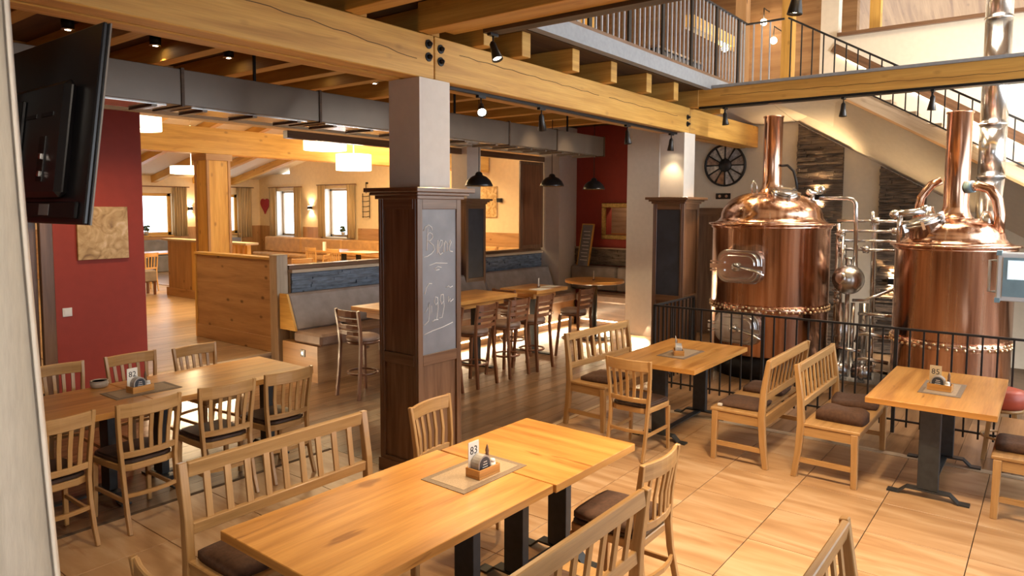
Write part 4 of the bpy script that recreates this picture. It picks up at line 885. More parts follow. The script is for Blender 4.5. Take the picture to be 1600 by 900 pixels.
t = thing('menu_board', 'narrow chalkboard leaning on the bench back in front of the red alcove wall', 'chalkboard', (11.68, 7.28, 1.1))
M0 = Matrix.Translation((11.72, 7.28, 1.095)) @ Matrix.Rotation(-.3, 4, 'Z') @ Matrix.Rotation(.17, 4, 'Y')
MB().box(-.012, .012, -.15, .15, 0, .80, M0).build('board', 'board', t); f = MB()
for y0, y1, z0, z1 in ((-.17, -.15, -.0, .82), (.15, .17, 0, .82), (-.15, .15, .8, .82)): f.box(-.018, .014, y0, y1, z0, z1, M0)
f.build('board_frame', 'yellow_wood', t); m = MB()
for k in range(9): m.box(-.0142, -.0128, -.11 + .01 * (k % 3), .10 - .03 * (k % 2), .1 + .07 * k, .115 + .07 * k, M0)
m.build('chalk_lines', 'chalk', t)
# bar table height wheel on the cream wall
t = thing('picture_roundel', 'round black framed wheel of photo wedges on the cream wall', 'wall decoration', (12, 4.585, 2.955)); R0 = .365
Mw = Matrix.Translation((11.985, 4.585, 2.955)) @ Matrix.Rotation(-PI / 2, 4, 'Y')
MB().lathe([(R0 - .03, -.01), (R0, -.01), (R0, .03), (R0 - .03, .03), (R0 - .03, -.01)], (0, 0, 0), 48, Mw, cap=False).build('rim', 'rail', t)
MB().lathe([(.11, -.01), (.11, .028), (.0001, .03)], (0, 0, 0), 28, Mw).build('hub', 'rail', t)
cols = [(.62, .55, .44), (.42, .40, .36), (.36, .23, .15), (.62, .55, .45), (.46, .36, .28), (.40, .22, .11), (.52, .50, .50), (.40, .38, .36), (.48, .46, .45), (.34, .27, .22), (.30, .29, .30), (.50, .42, .35)]
for k in range(12):
    a0, a1 = 2 * PI * k / 12 + .05, 2 * PI * (k + 1) / 12 - .05; cmat = plain('wedge_photo_%d' % k, cols[k], .6, 0, .45, 22)
    poly = [(.12 * math.cos(a0), .12 * math.sin(a0)), ((R0 - .035) * math.cos(a0), (R0 - .035) * math.sin(a0)), ((R0 - .035) * math.cos((a0 + a1) / 2), (R0 - .035) * math.sin((a0 + a1) / 2)), ((R0 - .035) * math.cos(a1), (R0 - .035) * math.sin(a1)), (.12 * math.cos(a1), .12 * math.sin(a1))]
    MB().prism(poly, 0, .012, Mw).build('picture_wedge', cmat, t)
    a = 2 * PI * k / 12; MB().bar(Mw @ Vector((.10 * math.cos(a), .10 * math.sin(a), .012)), Mw @ Vector(((R0 - .02) * math.cos(a), (R0 - .02) * math.sin(a), .012)), .022, .026, (1, 0, 0)).build('spoke', 'rail', t)
t = thing('wall_sockets', 'double black socket plate below the wall wheel', 'socket', (12, 4.61, 2.425)); MB().box(11.985, 11.999, 4.48, 4.74, 2.375, 2.475).build('plate', 'blackp', t, .003)
for y in (4.55, 4.67): MB().lathe([(.028, 0), (.026, .006)], (0, 0, 0), 14, Matrix.Translation((11.985, y, 2.425)) @ Matrix.Rotation(-PI / 2, 4, 'Y')).build('socket_insert', 'steel_d', t)
t = thing('door_2', 'dark brown door behind the second pillar', None, (12, 4.9, 0), 0, None, 'structure'); MB().box(11.95, 11.99, 4.55, 5.15, 0.01, 2.08).build('door_leaf', 'walnut', t); f = MB(); f.box(11.93, 11.999, 4.42, 4.55, 0, 2.2); f.box(11.93, 11.999, 5.15, 5.26, 0, 2.2); f.box(11.93, 11.999, 4.42, 5.26, 2.08, 2.22); f.build('door_frame', 'walnut', t)
# stone strips on the wall behind the tanks
def stone_strip(y0, y1, z0, label):
    t = thing('stone_strip', label, 'stone cladding', (11.98, (y0 + y1) / 2, z0)); m = MB(); z = z0
    top = lambda y: sof(min(y, 3.40)) - .012
    while z < top(y1) - .01:
        hh = random.choice((.026, .032, .04, .05)); y = max(y0, 3.10 - (3.43 - .012 - z - .012) / .585)
        while y < y1 - .01:
            ye = min(y + random.uniform(.1, .4), y1); x = 11.965 - random.choice((0, .01, .02, .035, .055)); za, zb_ = min(z + hh, top(y)), min(z + hh, top(ye))
            if za < z + hh - .002 and zb_ >= z + hh - .002:
                ye = min(ye, max(y + .03, 3.10 - (3.43 - .012 - z - hh) / .585)); zb_ = min(z + hh, top(ye))
            a, c = y + .002, ye - .002
            m.hexa([(x, a, z + .002), (11.999, a, z + .002), (11.999, c, z + .002), (x, c, z + .002), (x, a, za - .002), (11.999, a, za - .002), (11.999, c, zb_ - .002), (x, c, zb_ - .002)], (.03, c - a, hh)); y = ye
        z += hh
    o = m.build('split_stones', 'slate_br', t); o['kind'] = 'stuff'; return t
sof = lambda y: 3.43 - .585 * (3.10 - y)
stone_strip(2.68, 3.38, 0.02, 'brown split stone strip behind the left tank, lit by a wall lamp')
stone_strip(1.53, 2.16, 0.02, 'brown split stone strip cut off slanting by the stair, left of the right tank')
# ================================================================== STAIR
t = thing('staircase', 'white staircase rising behind the copper tanks with slim dark balusters', 'staircase', (10.7, 1.2, 0))
sl = .588
zs = lambda y: 3.55 + sl * (y - 2.13)      # string underside at the outer edge
# inclined soffit between the wall line and the outer string, as one solid
ya, yb = -2.6, 2.45
def soffit():
    m = MB(); P = []
    for y, zo, zi, zt in ((ya, zs(ya), sof(ya), sof(ya) + .25), (yb, zs(yb), sof(yb), sof(yb) + .25), (3.42, 3.765, sof(3.42), 3.785)):
        P += [Vector((10.72, y, zo)), Vector((11.999, y, zi)), Vector((11.999, y, zt)), Vector((10.72, y, min(zo + .06, 3.785)))]
    m.v = P
    for b in (0, 4):
        for q in ((0, 1, 5, 4), (1, 2, 6, 5), (2, 3, 7, 6), (3, 0, 4, 7)): m.face([b + k for k in q], [(0, 0)] * 4)
    m.face([3, 2, 1, 0], [(0, 0)] * 4); m.face([8, 9, 10, 11], [(0, 0)] * 4)
    return m
soffit().build('soffit', 'plaster', t)
m = MB(); m.hexa([(10.62, ya, zs(ya) + .03), (10.72, ya, zs(ya) + .03), (10.72, yb, zs(yb) + .03), (10.62, yb, zs(yb) + .03), (10.62, ya, zs(ya) + .19), (10.72, ya, zs(ya) + .19), (10.72, yb, zs(yb) + .19), (10.62, yb, zs(yb) + .19)], (.1, yb - ya, .16)); m.build('outer_string', 'greywood', t)
MB().bar((10.66, ya, zs(ya) + .012), (10.66, yb, zs(yb) + .012), .1, .03).build('wood_edging', 'larch', t)
for k in range(16):
    y = yb - .15 - k * .30; z = zs(y) + .12
    if z > .2: MB().box(10.73, 11.99, y - .16, y + .14, z + .04, z + .085).build('tread', 'greywood', t)
hr = lambda y: 4.97 - .592 * (3.23 - y)
MB().bar((10.67, ya, hr(ya)), (10.67, 3.2, hr(3.2)), .045, .025).build('handrail', 'rail', t)
MB().bar((10.67, ya, zs(ya) + .235), (10.67, yb, zs(yb) + .235), .03, .02).build('bottom_rail', 'rail', t)
bl = MB().box(-.008, .008, -.008, .008, 0, 1.0).mesh('baluster', 'rail')
for k in range(38):
    y = 3.16 - k * .15; z0 = min(zs(y) + .235, 3.992); o = put(bl, 'baluster', t, (10.67 - 10.7, y - 1.2, z0)); o.scale = (1, 1, hr(y) - z0 - .005)
m = MB(); wb = lambda y: 4.72 - .63 * (2.88 - y)
m.bar((11.985, -1.5, wb(-1.5)), (11.985, 2.9, wb(2.9)), .03, .13); o = solo('wall_handrail', m, 'walnut', 'dark wooden board with a hidden light strip along the stair wall', 'handrail')
m = MB(); m.bar((11.985, -1.5, wb(-1.5) - .09), (11.985, 2.85, wb(2.85) - .09), .012, .012); m.build('light_strip', 'led', o)
area('stair_strip_light', (11.92, .9, wb(.9) - .12), .03, 26, WARM2, (11.9, .9, 0), 3.6)
# landing and gallery
t = thing('landing', 'white landing slab at the end of the gallery above the wall wheel', 'landing', (11.3, 3.6, 3.8))
MB().box(10.60, 11.999, 2.62, 3.85, 3.805, 3.99).build('floor_edge', 'plaster', t); MB().box(12.0, 13.49, 3.12, 3.85, 3.805, 3.99).build('floor_edge', 'plaster', t)
m = MB(); m.hexa([(10.62, 3.43, 3.785), (11.999, 3.43, 3.61), (11.999, 5.3, 3.61), (10.62, 5.3, 3.785), (10.62, 3.43, 3.799), (11.999, 3.43, 3.799), (11.999, 5.3, 3.799), (10.62, 5.3, 3.799)], (1.4, 2, .2)); struct('ceiling', m, 'plaster', 'white slanting underside of the landing above the wall wheel')
t = thing('gallery_edge', 'grey metal fascia along the gallery floor above the joist ends', 'fascia', (7.5, 3.78, 3.8))
MB().box(4.56, 10.6, 3.72, 3.815, 3.79, 3.95).build('fascia_sheet', 'fascia', t); MB().box(4.56, 10.6, 3.74, 3.86, 3.952, 3.995).build('edge_board', 'walnut', t)
t = thing('gallery_railing', 'railing of slim steel bars around the gallery above the stairwell', 'railing', (7.5, 3.8, 4.0))
MB().box(4.6, 10.68, 3.785, 3.815, 4.94, 4.965).build('handrail', 'rail', t); MB().box(10.66, 10.69, 3.26, 3.784, 4.94, 4.965).build('handrail', 'rail', t)
gb = MB().box(-.009, .009, -.009, .009, 0, .94).mesh('gallery_baluster', 'painted_bar'); gp = MB().box(-.03, .03, -.012, .012, 0, .94).mesh('gallery_post', 'rail')
x = 4.66; k = 0
while x < 10.6:
    put(gp if k % 7 == 6 else gb, 'railing_post' if k % 7 == 6 else 'baluster', t, (x - 7.5, 0, 0)); x += .118; k += 1
for k in range(3): put(gb, 'baluster', t, (10.675 - 7.5, 3.7 - .12 * k - 3.8, 0))
solo('gallery_post', MB().box(10.72, 10.9, 3.84, 4.0, 3.995, 7.49), 'larch', 'timber post at the gallery corner beside the stair head', 'post')
solo('gallery_post', MB().box(11.72, 11.9, 3.45, 3.62, 3.995, 7.49), 'yellow_wood', 'yellow timber post at the stair head', 'post')
solo('gallery_post', MB().box(9.6, 9.75, 5.9, 6.05, 3.995, 7.49), 'yellow_wood', 'yellow timber post standing behind the gallery railing', 'post')
solo('gallery_beam', MB().box(11.2, 13.45, 4.9, 5.06, 5.2, 5.4), 'yellow_wood', 'yellow cross timber at the end of the gallery', 'beam')
t = thing('gallery_counter', 'dark counter standing behind the gallery railing', 'counter', (10.6, 5.2, 4.0)); MB().box(9.9, 11.6, 4.9, 5.4, 3.995, 4.62).build('body', 'board_d', t); MB().box(9.87, 11.63, 4.87, 5.43, 4.625, 4.66).build('worktop', 'walnut', t)
t = thing('gallery_shelf', 'shelf with dark boxes seen through the gallery railing', 'shelf', (7.6, 7.9, 4.0)); MB().box(7.2, 8.3, 7.7, 8.09, 3.995, 5.9).build('back_case', 'walnut', t); MB().box(7.25, 8.25, 7.66, 7.695, 4.3, 5.8).build('door_panel', 'board_d', t)
t = thing('gallery_window', 'bright window pane on the gallery back wall', 'window', (6.6, 8.09, 4.6)); MB().box(6.2, 6.95, 8.05, 8.099, 4.5, 5.7).build('window_frame', 'white', t); MB().box(6.27, 6.88, 8.04, 8.049, 4.57, 5.63).build('window_pane', 'hmi', t)
t = thing('armchair', 'dark armchair standing on the gallery', 'chair', (6.3, 4.8, 4.0)); MB().box(6.0, 6.6, 4.5, 5.1, 4.35, 4.47).build('seat', 'leather', t, .02); MB().box(6.0, 6.6, 5.02, 5.12, 4.475, 4.95).build('backrest', 'leather', t, .02)
for sx in (6.03, 6.57):
    for sy in (4.53, 5.07): MB().box(sx - .02, sx + .02, sy - .02, sy + .02, 3.995, 4.349).build('leg', 'black', t)
track_spot(9.9, 3.66, 5.9, (9.7, 3.6, 4.2), 'gallery spotlight glowing in front of the boarded wall', 25, WARM2); 
for i, (x, y, z) in enumerate(((12.9, 5.0, 5.15), (13.2, 4.4, 5.6), (13.0, 4.15, 5.2))):
    t = thing('gallery_lamp', ['small glowing lamp on the gallery cross timber', 'small glowing lamp high on the boarded gallery wall', 'small glowing lamp low on the boarded gallery wall'][i], 'lamp', (x, y, z)); MB().ball((x, y, z), .06, 12).build('light_bulb', 'bulb', t); MB().tube([(x, y, z + .06), (x, y, z + .25)], .01, 6).build('stem', 'rail', t); MB().tube([(x, y, z + .25), (13.5, y, z + .25)], .01, 6).build('arm', 'rail', t); point('gallery_light', (x - .1, y, z), 7, WARM, .08, t)
# wooden trim of the upper opening
f = MB(); f.box(11.93, 12.21, .3, 2.84, 4.88, 4.935); f.build('trim_tmp', 'walnut'); o = bpy.data.objects['trim_tmp']; o.name = 'trim_4'; tag(o, 'wooden sill of the upper opening in the cream wall', None, None, 'structure')
solo('loft_post', MB().box(12.25, 12.4, 2.3, 2.45, 4.94, 6.3), 'yellow_wood', 'pale timber post inside the upper opening', 'post')
# ================================================================== RAILING IN FRONT OF THE TANKS
t = thing('tank_railing', 'dark forged railing in front of the copper tanks', 'railing', (7.75, 1.3, 0))
MB().box(7.735, 7.765, -1.4, 3.79, 1.03, 1.05).build('top_rail', 'rail', t); MB().box(7.735, 8.9, 3.775, 3.805, 1.03, 1.05).build('top_rail', 'rail', t)
MB().box(7.74, 7.76, -1.4, 3.79, .12, .138).build('bottom_rail', 'rail', t); MB().box(7.74, 8.9, 3.78, 3.80, .12, .138).build('bottom_rail', 'rail', t)
rb = MB().box(-.008, .008, -.008, .008, .07, 1.03).mesh('railing_bar', 'rail'); rp = MB().box(-.016, .016, -.016, .016, 0, 1.035).mesh('railing_post', 'rail')
y = 3.79; k = 0
while y > -1.4:
    put(rp if k % 11 == 0 else rb, 'railing_post' if k % 11 == 0 else 'railing_bar', t, (0, y - 1.3, 0)); y -= .118; k += 1
for k in range(1, 11): put(rp if k == 10 else rb, 'railing_post' if k == 10 else 'railing_bar', t, (.115 * k, 3.79 - 1.3, 0))
# ================================================================== COPPER TANKS
def rounded(w, h, r, n=5):
    out = []
    for cx, cy, a0 in ((w / 2 - r, h / 2 - r, 0), (-w / 2 + r, h / 2 - r, PI / 2), (-w / 2 + r, -h / 2 + r, PI), (w / 2 - r, -h / 2 + r, 1.5 * PI)):
        for k in range(n + 1): a = a0 + PI / 2 * k / n; out.append((cx + r * math.cos(a), cy + r * math.sin(a)))
    return out
def manhole(t, cx, cy, R, ang, z, w, h):
    n = Vector((math.cos(ang), math.sin(ang), 0)); s = Vector((-math.sin(ang), math.cos(ang), 0)); c = Vector((cx, cy, z)) + n * (R - .035)
    Mx = Matrix((( s.x, 0, n.x, c.x), (s.y, 0, n.y, c.y), (0, 1, 0, c.z), (0, 0, 0, 1)))
    d = MB(); d.prism(rounded(w * 1.12, h * 1.12, h * .36), 0, .09, Mx); o = d.build('manhole_frame', 'steel_d', t, .006)
    d = MB(); d.prism(rounded(w, h, h * .38), .09, .125, Mx, True); d.prism(rounded(w * .86, h * .78, h * .3), .125, .14, Mx, True); d.build('manhole_door', 'steel', o, .008)
    d = MB(); d.bar(Mx @ Vector((-w * .66, 0, .155)), Mx @ Vector((w * .66, 0, .155)), .06, .025, n); d.bar(Mx @ Vector((-w * .66, .06, .15)), Mx @ Vector((-w * .3, .05, .15)), .02, .02, n); d.bar(Mx @ Vector((-w * .66, -.06, .15)), Mx @ Vector((-w * .3, -.05, .15)), .02, .02, n); d.build('locking_bar', 'steel', o)
    d = MB(); d.lathe([(.05, .14), (.055, .18), (.03, .2), (.0001, .2)], (0, 0, 0), 16, Mx); d.tube([Mx @ Vector((-.02, .02, .19)), Mx @ Vector((w * .55, -.04, .22)), Mx @ Vector((w * .72, -.08, .2))], .014, 8); d.build('handwheel', 'steel', o)
def rivets(t, cx, cy, R, z0, n):
    m = MB(); m.lathe([(R + .001, z0 - .045), (R + .012, z0 - .042), (R + .012, z0 + .042), (R + .001, z0 + .045)], (cx, cy, 0), 64); m.build('rivet_band', 'copper', t)
    m = MB()
    for k in range(n):
        a = 2 * PI * k / n
        for dz, da in ((.022, 0), (-.022, PI / n)): m.ball((cx + (R + .012) * math.cos(a + da), cy + (R + .012) * math.sin(a + da), z0 + dz), .017, 8)
    o = m.build('rivets', 'brass', t); o['kind'] = 'stuff'
def tank(name, label, cx, cy, R, zb, zr, domeh, pr, ztop, zriv):
    t = thing(name, label, 'brewing tank', (cx, cy, 0))
    MB().lathe([(R - .05, 0), (R - .05, zb)], (cx, cy, 0), 48).build('plinth', 'black', t)
    MB().lathe([(R - .02, zb), (R, zb + .03), (R, zr - .07), (R + .02, zr - .05), (R + .02, zr - .025)], (cx, cy, 0), 72).build('copper_jacket', 'copper', t)
    MB().lathe([(R + .03, zr - .024), (R + .055, zr - .012), (R + .055, zr + .008), (R - .02, zr + .015)], (cx, cy, 0), 72).build('rim', 'copper', t)
    pf_ = [(R - .02, zr + .015), (R - .06, zr + .035), (R - .10, zr + .08)]
    for k in range(1, 11):
        a = k / 10 * PI / 2; pf_.append((pr + .06 + (R - .10 - pr - .06) * math.cos(a), zr + .08 + (domeh - .08) * math.sin(a)))
    MB().lathe(pf_, (cx, cy, 0), 72).build('dome_lid', 'copper', t)
    zd = zr + domeh
    MB().lathe([(pr + .07, zd - .01), (pr + .04, zd + .012), (pr + .015, zd + .06), (pr, zd + .14), (pr, ztop), (pr + .012, ztop + .005), (pr + .012, ztop + .02), (pr - .012, ztop + .02), (pr - .02, ztop - .1), (.0001, ztop - .1)], (cx, cy, 0), 36).build('vapour_pipe', 'copper', t)
    rivets(t, cx, cy, R, zriv, int(58 * R / .75))
    return t
def hatch(t, c, nrm, R, tint='steel'):
    q = Vector(nrm).normalized().to_track_quat('Z', 'Y').to_matrix().to_4x4()
    m = MB(); m.lathe([(R + .01, -.09), (R + .01, .03), (R + .035, .035), (R + .035, .055), (R, .06)], c, 32, q); o = m.build('hatch_neck', 'steel', t)
    m = MB(); m.lathe([(R + .02, .061), (R + .02, .08), (R * .7, .10), (.0001, .108)], c, 32, q); m.build('hatch_lid', 'steel_d', o)
    for k in range(6): a = k * PI / 3; MB().box(-.015, .015, R + .01, R + .06, .0, .09, Matrix.Translation(c) @ q @ Matrix.Rotation(a, 4, 'Z')).build('clamp', 'steel', o)
TA = tank('copper_brewing_tank', 'large copper brewing tank with two steel manholes, left of the pair', 9.70, 3.06, .75, .30, 2.01, .42, .12, 3.42, .92)
manhole(TA, 9.70, 3.06, .75, PI - .17, 1.465, .56, .38); manhole(TA, 9.70, 3.06, .75, PI - .19, .67, .56, .36)
hatch(TA, Vector((9.45, 2.82, 2.365)), (-.35, -.25, 1), .135)
m = MB(); m.tube([(9.95, 2.6, 2.2), (9.95, 2.6, 2.42)], .03, 10); m.tube([(9.80, 2.62, 2.42), (10.0, 2.5, 2.42)], .025, 8); m.ball((10.0, 2.5, 2.47), .05, 12); m.ball((9.85, 2.62, 2.43), .045, 10); m.build('valve_group', 'steel', TA)
m = MB(); m.tube([(9.70, 2.94, 2.78), (9.66, 2.85, 2.78), (9.62, 2.76, 2.70), (9.6, 2.72, 2.58), (9.6, 2.70, 2.46)], .017, 8); m.build('hose', 'hose', TA)
m = MB(); m.tube([(9.6, 3.28, 2.36), (9.6, 3.30, 2.52), (9.6, 3.27, 2.58), (9.6, 3.23, 2.52), (9.6, 3.22, 2.36)], .014, 8); m.build('lifting_handle', 'steel', TA)
TB = tank('copper_brewing_tank', 'smaller copper brewing tank behind the card 85 table, beside the control box', 9.60, .93, .60, .25, 1.80, .31, .128, 3.30, .69)
hatch(TB, Vector((9.32, 1.20, 2.02)), (-.22, .30, 1), .18)
m = MB(); m.tube([(9.52, .80, 2.46), (9.47, .70, 2.47), (9.45, .60, 2.43), (9.45, .53, 2.32), (9.45, .50, 2.15), (9.45, .50, 1.95)], .055, 14); m.build('elbow_pipe', 'copper', TB)
m = MB(); m.tube([(9.535, .826, 2.455), (9.50, .76, 2.467)], .068, 14); m.build('pipe_collar', 'blue', TB)
m = MB(); m.tube([(9.75, 1.10, 2.55), (9.74, 1.2, 2.5), (9.72, 1.3, 2.35), (9.7, 1.34, 2.05)], .05, 12); m.build('elbow_pipe', 'copper', TB)
m = MB(); m.lathe([(.10, 0), (.07, .14), (.04, .26)], (9.55, 1.18, 1.98), 14); m.lathe([(.10, 0), (.07, .14), (.045, .24)], (9.5, .62, 1.95), 14); m.build('spray_cone', 'steel', TB)
m = MB(); m.tube([(9.25, 1.45, 1.82), (9.25, 1.45, 2.15)], .022, 8); m.tube([(9.25, 1.5, 2.15), (9.28, 1.35, 2.17), (9.3, 1.2, 2.19)], .04, 10); m.ball((9.25, 1.5, 2.15), .055, 12); m.ball((9.3, 1.2, 2.21), .05, 10); m.build('valve_group', 'steel', TB)
# steel flue
t = thing('steel_flue', 'tall shiny steel flue rising past the stair behind the right tank', 'flue', (10.40, .66, 1.2))
prev = 1.2
for i, z in enumerate((2.62, 3.25, 4.5, 5.6, 7.48)):
    s = MB().lathe([(.142, prev + .006), (.142, z - .03)], (10.40, .66, 0), 40).build('flue_section', 'steel', t); MB().lathe([(.15, z - .029), (.155, z - .015), (.15, z + .002)], (10.40, .66, 0), 40).build('clamp_ring', 'steel', t); prev = z
MB().tube([(10.40, .66, 1.19), (10.40, .66, 0.9), (10.40, .66, .5), (10.40, .66, 0)], .1, 16).build('flue_leg', 'steel_d', t)
# ================================================================== PIPEWORK between the tanks
t = thing('brewing_pipework', 'frame of steel pipes and valves between the two copper tanks', 'pipework', (10.0, 1.95, 0))
PX = 10.0
def pipe(pts, r=.022, mat='steel'): return MB().tube(pts, r, 10).build('pipe', mat, t)
pipe([(PX - .1, 2.50, 2.345), (PX - .1, 2.15, 2.345), (PX - .1, 2.09, 2.33), (PX - .1, 2.055, 2.28), (PX - .1, 2.05, 2.2), (PX - .1, 2.02, 1.25)], .028)
for z, y0, y1 in ((2.055, 2.29, 1.54), (1.925, 2.29, 1.54), (1.80, 2.29, 1.5), (1.685, 2.29, 1.5)): pipe([(PX, y0, z), (PX, y1, z)], .02)
pipe([(PX + .06, 1.80, 2.06), (PX + .06, 1.845, 2.04), (PX + .06, 1.86, 1.98), (PX + .06, 1.84, .25)], .028); pipe([(PX, 1.87, 2.0), (PX, 1.87, 2.18)], .024)
pipe([(PX, 2.27, 2.02), (PX, 2.27, .2)], .03); pipe([(PX + .12, 2.30, 1.95), (PX + .12, 2.30, .3)], .024); pipe([(PX - .1, 2.19, 1.85), (PX - .1, 2.19, .9)], .018)
pipe([(PX - .3, 1.5, 2.2), (PX - .3, 1.5, 1.86)], .022)
pipe([(PX - .1, 2.05, 1.03), (PX - .1, 1.9, 1.04), (PX - .1, 1.55, 1.22)], .02); pipe([(PX - .08, 1.98, .86), (PX - .08, 1.5, .86)], .022)
pipe([(PX - .1, 2.04, 1.0), (PX - .1, 2.04, .1)], .028); pipe([(PX - .05, 2.2, .98), (PX - .05, 2.2, .1)], .05, 'steel_d'); pipe([(PX + .1, 1.95, .98), (PX + .1, 1.95, .1)], .06, 'steel_d'); pipe([(PX - .15, 2.17, 1.0), (PX - .15, 2.17, .15)], .035)
for z in (.62, .30, .17): pipe([(PX - .3, 1.95, z - .1), (PX - .3, 1.93, z), (PX - .3, 1.85, z + .02), (PX - .3, 1.57, z)], .026)
pipe([(PX - .25, 2.22, .42), (PX - .25, 1.9, .40)], .022); pipe([(PX - .25, 1.78, .72), (PX - .25, 1.78, .1)], .026)
for y, z in ((2.22, 1.90), (2.24, 1.86), (2.23, 1.74), (2.20, 1.70), (2.20, 1.62), (1.82, 2.06), (1.93, 1.69), (2.25, 1.12), (2.24, 1.0), (2.04, 1.18), (1.60, 1.93), (2.22, .52), (2.2, .4), (1.92, .64), (1.8, .2), (2.0, .2)):
    m = MB(); m.ball((PX - .02, y, z), .042, 12); m.lathe([(.045, -.035), (.05, -.03), (.05, .03), (.045, .035)], (PX - .02, y, z), 14, Matrix.Rotation(PI / 2, 4, 'X')); m.bar((PX - .06, y, z), (PX - .10, y + .05, z + .03), .015, .015); m.build('valve', 'steel', t)
m = MB(); m.box(PX - .45, PX + .25, 1.58, 2.28, .0, .04); m.build('pipe_stand', 'steel_d', t)
for y in (1.85, 2.13):
    m = MB(); m.lathe([(.09, -.12), (.09, .12)], (PX - .35, y, .16), 16, Matrix.Rotation(PI / 2, 4, 'X')); m.lathe([(.11, -.03), (.11, .03)], (PX - .35, y, .16), 16, Matrix.Rotation(PI / 2, 4, 'X')); m.build('pump', 'steel_d', t)
vs = MB().ball((9.85, 2.10, 1.3), .195, 28).build('pressure_vessel', 'steel_d', t); MB().lathe([(.04, .18), (.04, .26), (.05, .265), (.05, .285)], (9.85, 2.10, 1.3), 14).build('top_flange', 'steel', vs)
MB().lathe([(.075, .15), (.085, .19), (.05, .2), (.0001, .2)], (9.85, 2.10, 1.3), 20, Vector((-1, .35, .15)).to_track_quat('Z', 'Y').to_matrix().to_4x4()).build('front_flange', 'steel', vs); MB().tube([(9.85, 2.10, 1.11), (9.85, 2.10, .06)], .03, 10).build('stand_pipe', 'steel', vs)
# control box
t = thing('control_box', 'light grey control box with a blue framed screen at the right frame edge', 'control panel', (8.2, .24, 0))
MB().box(8.12, 8.26, .0, .43, 1.34, 1.80).build('enclosure', 'hmi', t, .01); MB().box(8.112, 8.119, .03, .38, 1.385, 1.755).build('front_frame', 'blue', t)
s = MB().box(8.106, 8.111, .06, .345, 1.55, 1.73).build('screen', 'screen', t)
for k in range(6): MB().box(8.1035, 8.1055, .075 + .044 * k, .108 + .044 * k, 1.565, 1.715).build('screen_cell', 'cell', s)
for z in (1.345, 1.795): MB().box(8.11, 8.27, .395, .437, z - .022, z + .022).build('corner_guard', 'blue', t)
m = MB(); m.tube([(8.19, .435, 1.42), (8.19, .49, 1.42), (8.19, .49, 1.72), (8.19, .435, 1.72)], .013, 8); m.build('side_handle', 'hmi', t)
MB().box(8.13, 8.19, .06, .3, 1.345, 1.346).build('label_plate', 'white', t); MB().tube([(8.2, .08, 1.339), (8.2, .08, 0)], .035, 12).build('stand', 'hmi', t); MB().lathe([(.14, 0), (.14, .012)], (8.2, .08, 0), 20).build('stand_foot', 'hmi', t)
# ================================================================== FAR DINING ROOM
solo('far_beam', MB().box(1.05, 13.95, 11.5, 11.78, 3.11, 3.55), 'yellow_wood', 'broad yellow timber beam across the far dining room', 'beam', None, .006)
t = thing('timber_post', 'square yellow timber post under the far beam', 'post', (6.6, 11.7, .26)); MB().box(6.42, 6.82, 11.5, 11.9, .26, 3.108).build('shaft', 'yellow_wood', t, .006)
f = MB()
for x0, x1, y0, y1 in ((6.40, 6.44, 11.485, 11.52), (6.79, 6.835, 11.485, 11.52), (6.405, 6.43, 11.86, 11.915)): f.box(x0, x1, y0, y1, .26, 3.0)
f.box(6.38, 6.86, 11.46, 11.94, 3.0, 3.108); f.build('corner_strip', 'larch', t)
t = thing('booth_screen', 'knotty larch booth screen with a broad top board in the far room', 'screen', (7.75, 14.6, .26))
MB().box(7.66, 7.80, 14.45, 15.45, .26, 1.47).build('panel_board', 'larch', t); MB().box(7.60, 7.88, 12.3, 15.6, 1.471, 1.51).build('top_board', 'greywood', t); MB().box(7.63, 7.66, 14.3, 15.5, .262, .44).build('skirting_board', 'larch', t)
MB().box(7.66, 7.80, 14.28, 14.449, .26, 1.47).build('end_post', 'yellow_wood', t); MB().box(7.66, 7.80, 12.3, 14.279, .26, 1.16).build('lower_panel', 'larch', t)
for k in range(11): MB().box(7.69, 7.77, 12.4 + k * .17, 12.48 + k * .17, 1.161, 1.47).build('slat', 'yellow_wood', t)
t = thing('far_banquette', 'long tan leather banquette below the far windows', 'bench', (13.5, 16, .26)); y = 9.0
MB().box(13.25, 13.95, 9.0, 21.0, .26, .62).build('base', 'larch', t)
while y < 20.9:
    MB().box(13.2, 13.75, y + .01, y + 1.99, .621, .74).build('seat_cushion', 'tan', t, .03); MB().box(13.66, 13.94, y + .01, y + 1.99, .741, 1.24).build('backrest_cushion', 'tan', t, .04); y += 2
t = thing('window_bench', 'dark upholstered bench along the far end wall', 'bench', (10.5, 21.4, .26)); MB().box(8.5, 13.1, 21.1, 21.68, .26, .74).build('seat', 'board', t, .02); MB().box(8.5, 13.1, 21.45, 21.68, .741, 1.2).build('backrest', 'board', t, .03)
def far_table(cx, cy, label, lx=1.5, ly=.8):
    t = thing('far_table', label, 'table', (cx, cy, .26), 0, 'tables of the far room'); MB().box(cx - lx / 2, cx + lx / 2, cy - ly / 2, cy + ly / 2, .985, 1.02).build('tabletop', 'oak_top', t)
    for s in (-1, 1): MB().box(cx + s * (lx / 2 - .25) - .05, cx + s * (lx / 2 - .25) + .05, cy - .05, cy + .05, .275, .985).build('leg', 'tableleg', t); MB().box(cx + s * (lx / 2 - .25) - .05, cx + s * (lx / 2 - .25) + .05, cy - .3, cy + .3, .26, .275).build('foot', 'tableleg', t)
far_table(12.55, 15.2, 'table with a white sheet in front of the tan banquette', 1.0, 2.0); far_table(12.5, 12.4, 'table in front of the tan banquette, nearest the pillar', 1.0, 1.6); far_table(9.3, 18.6, 'table behind the larch booth screen', 1.6, .9); far_table(7.0, 17.2, 'table with white places beside the red wall edge', 1.4, .9)
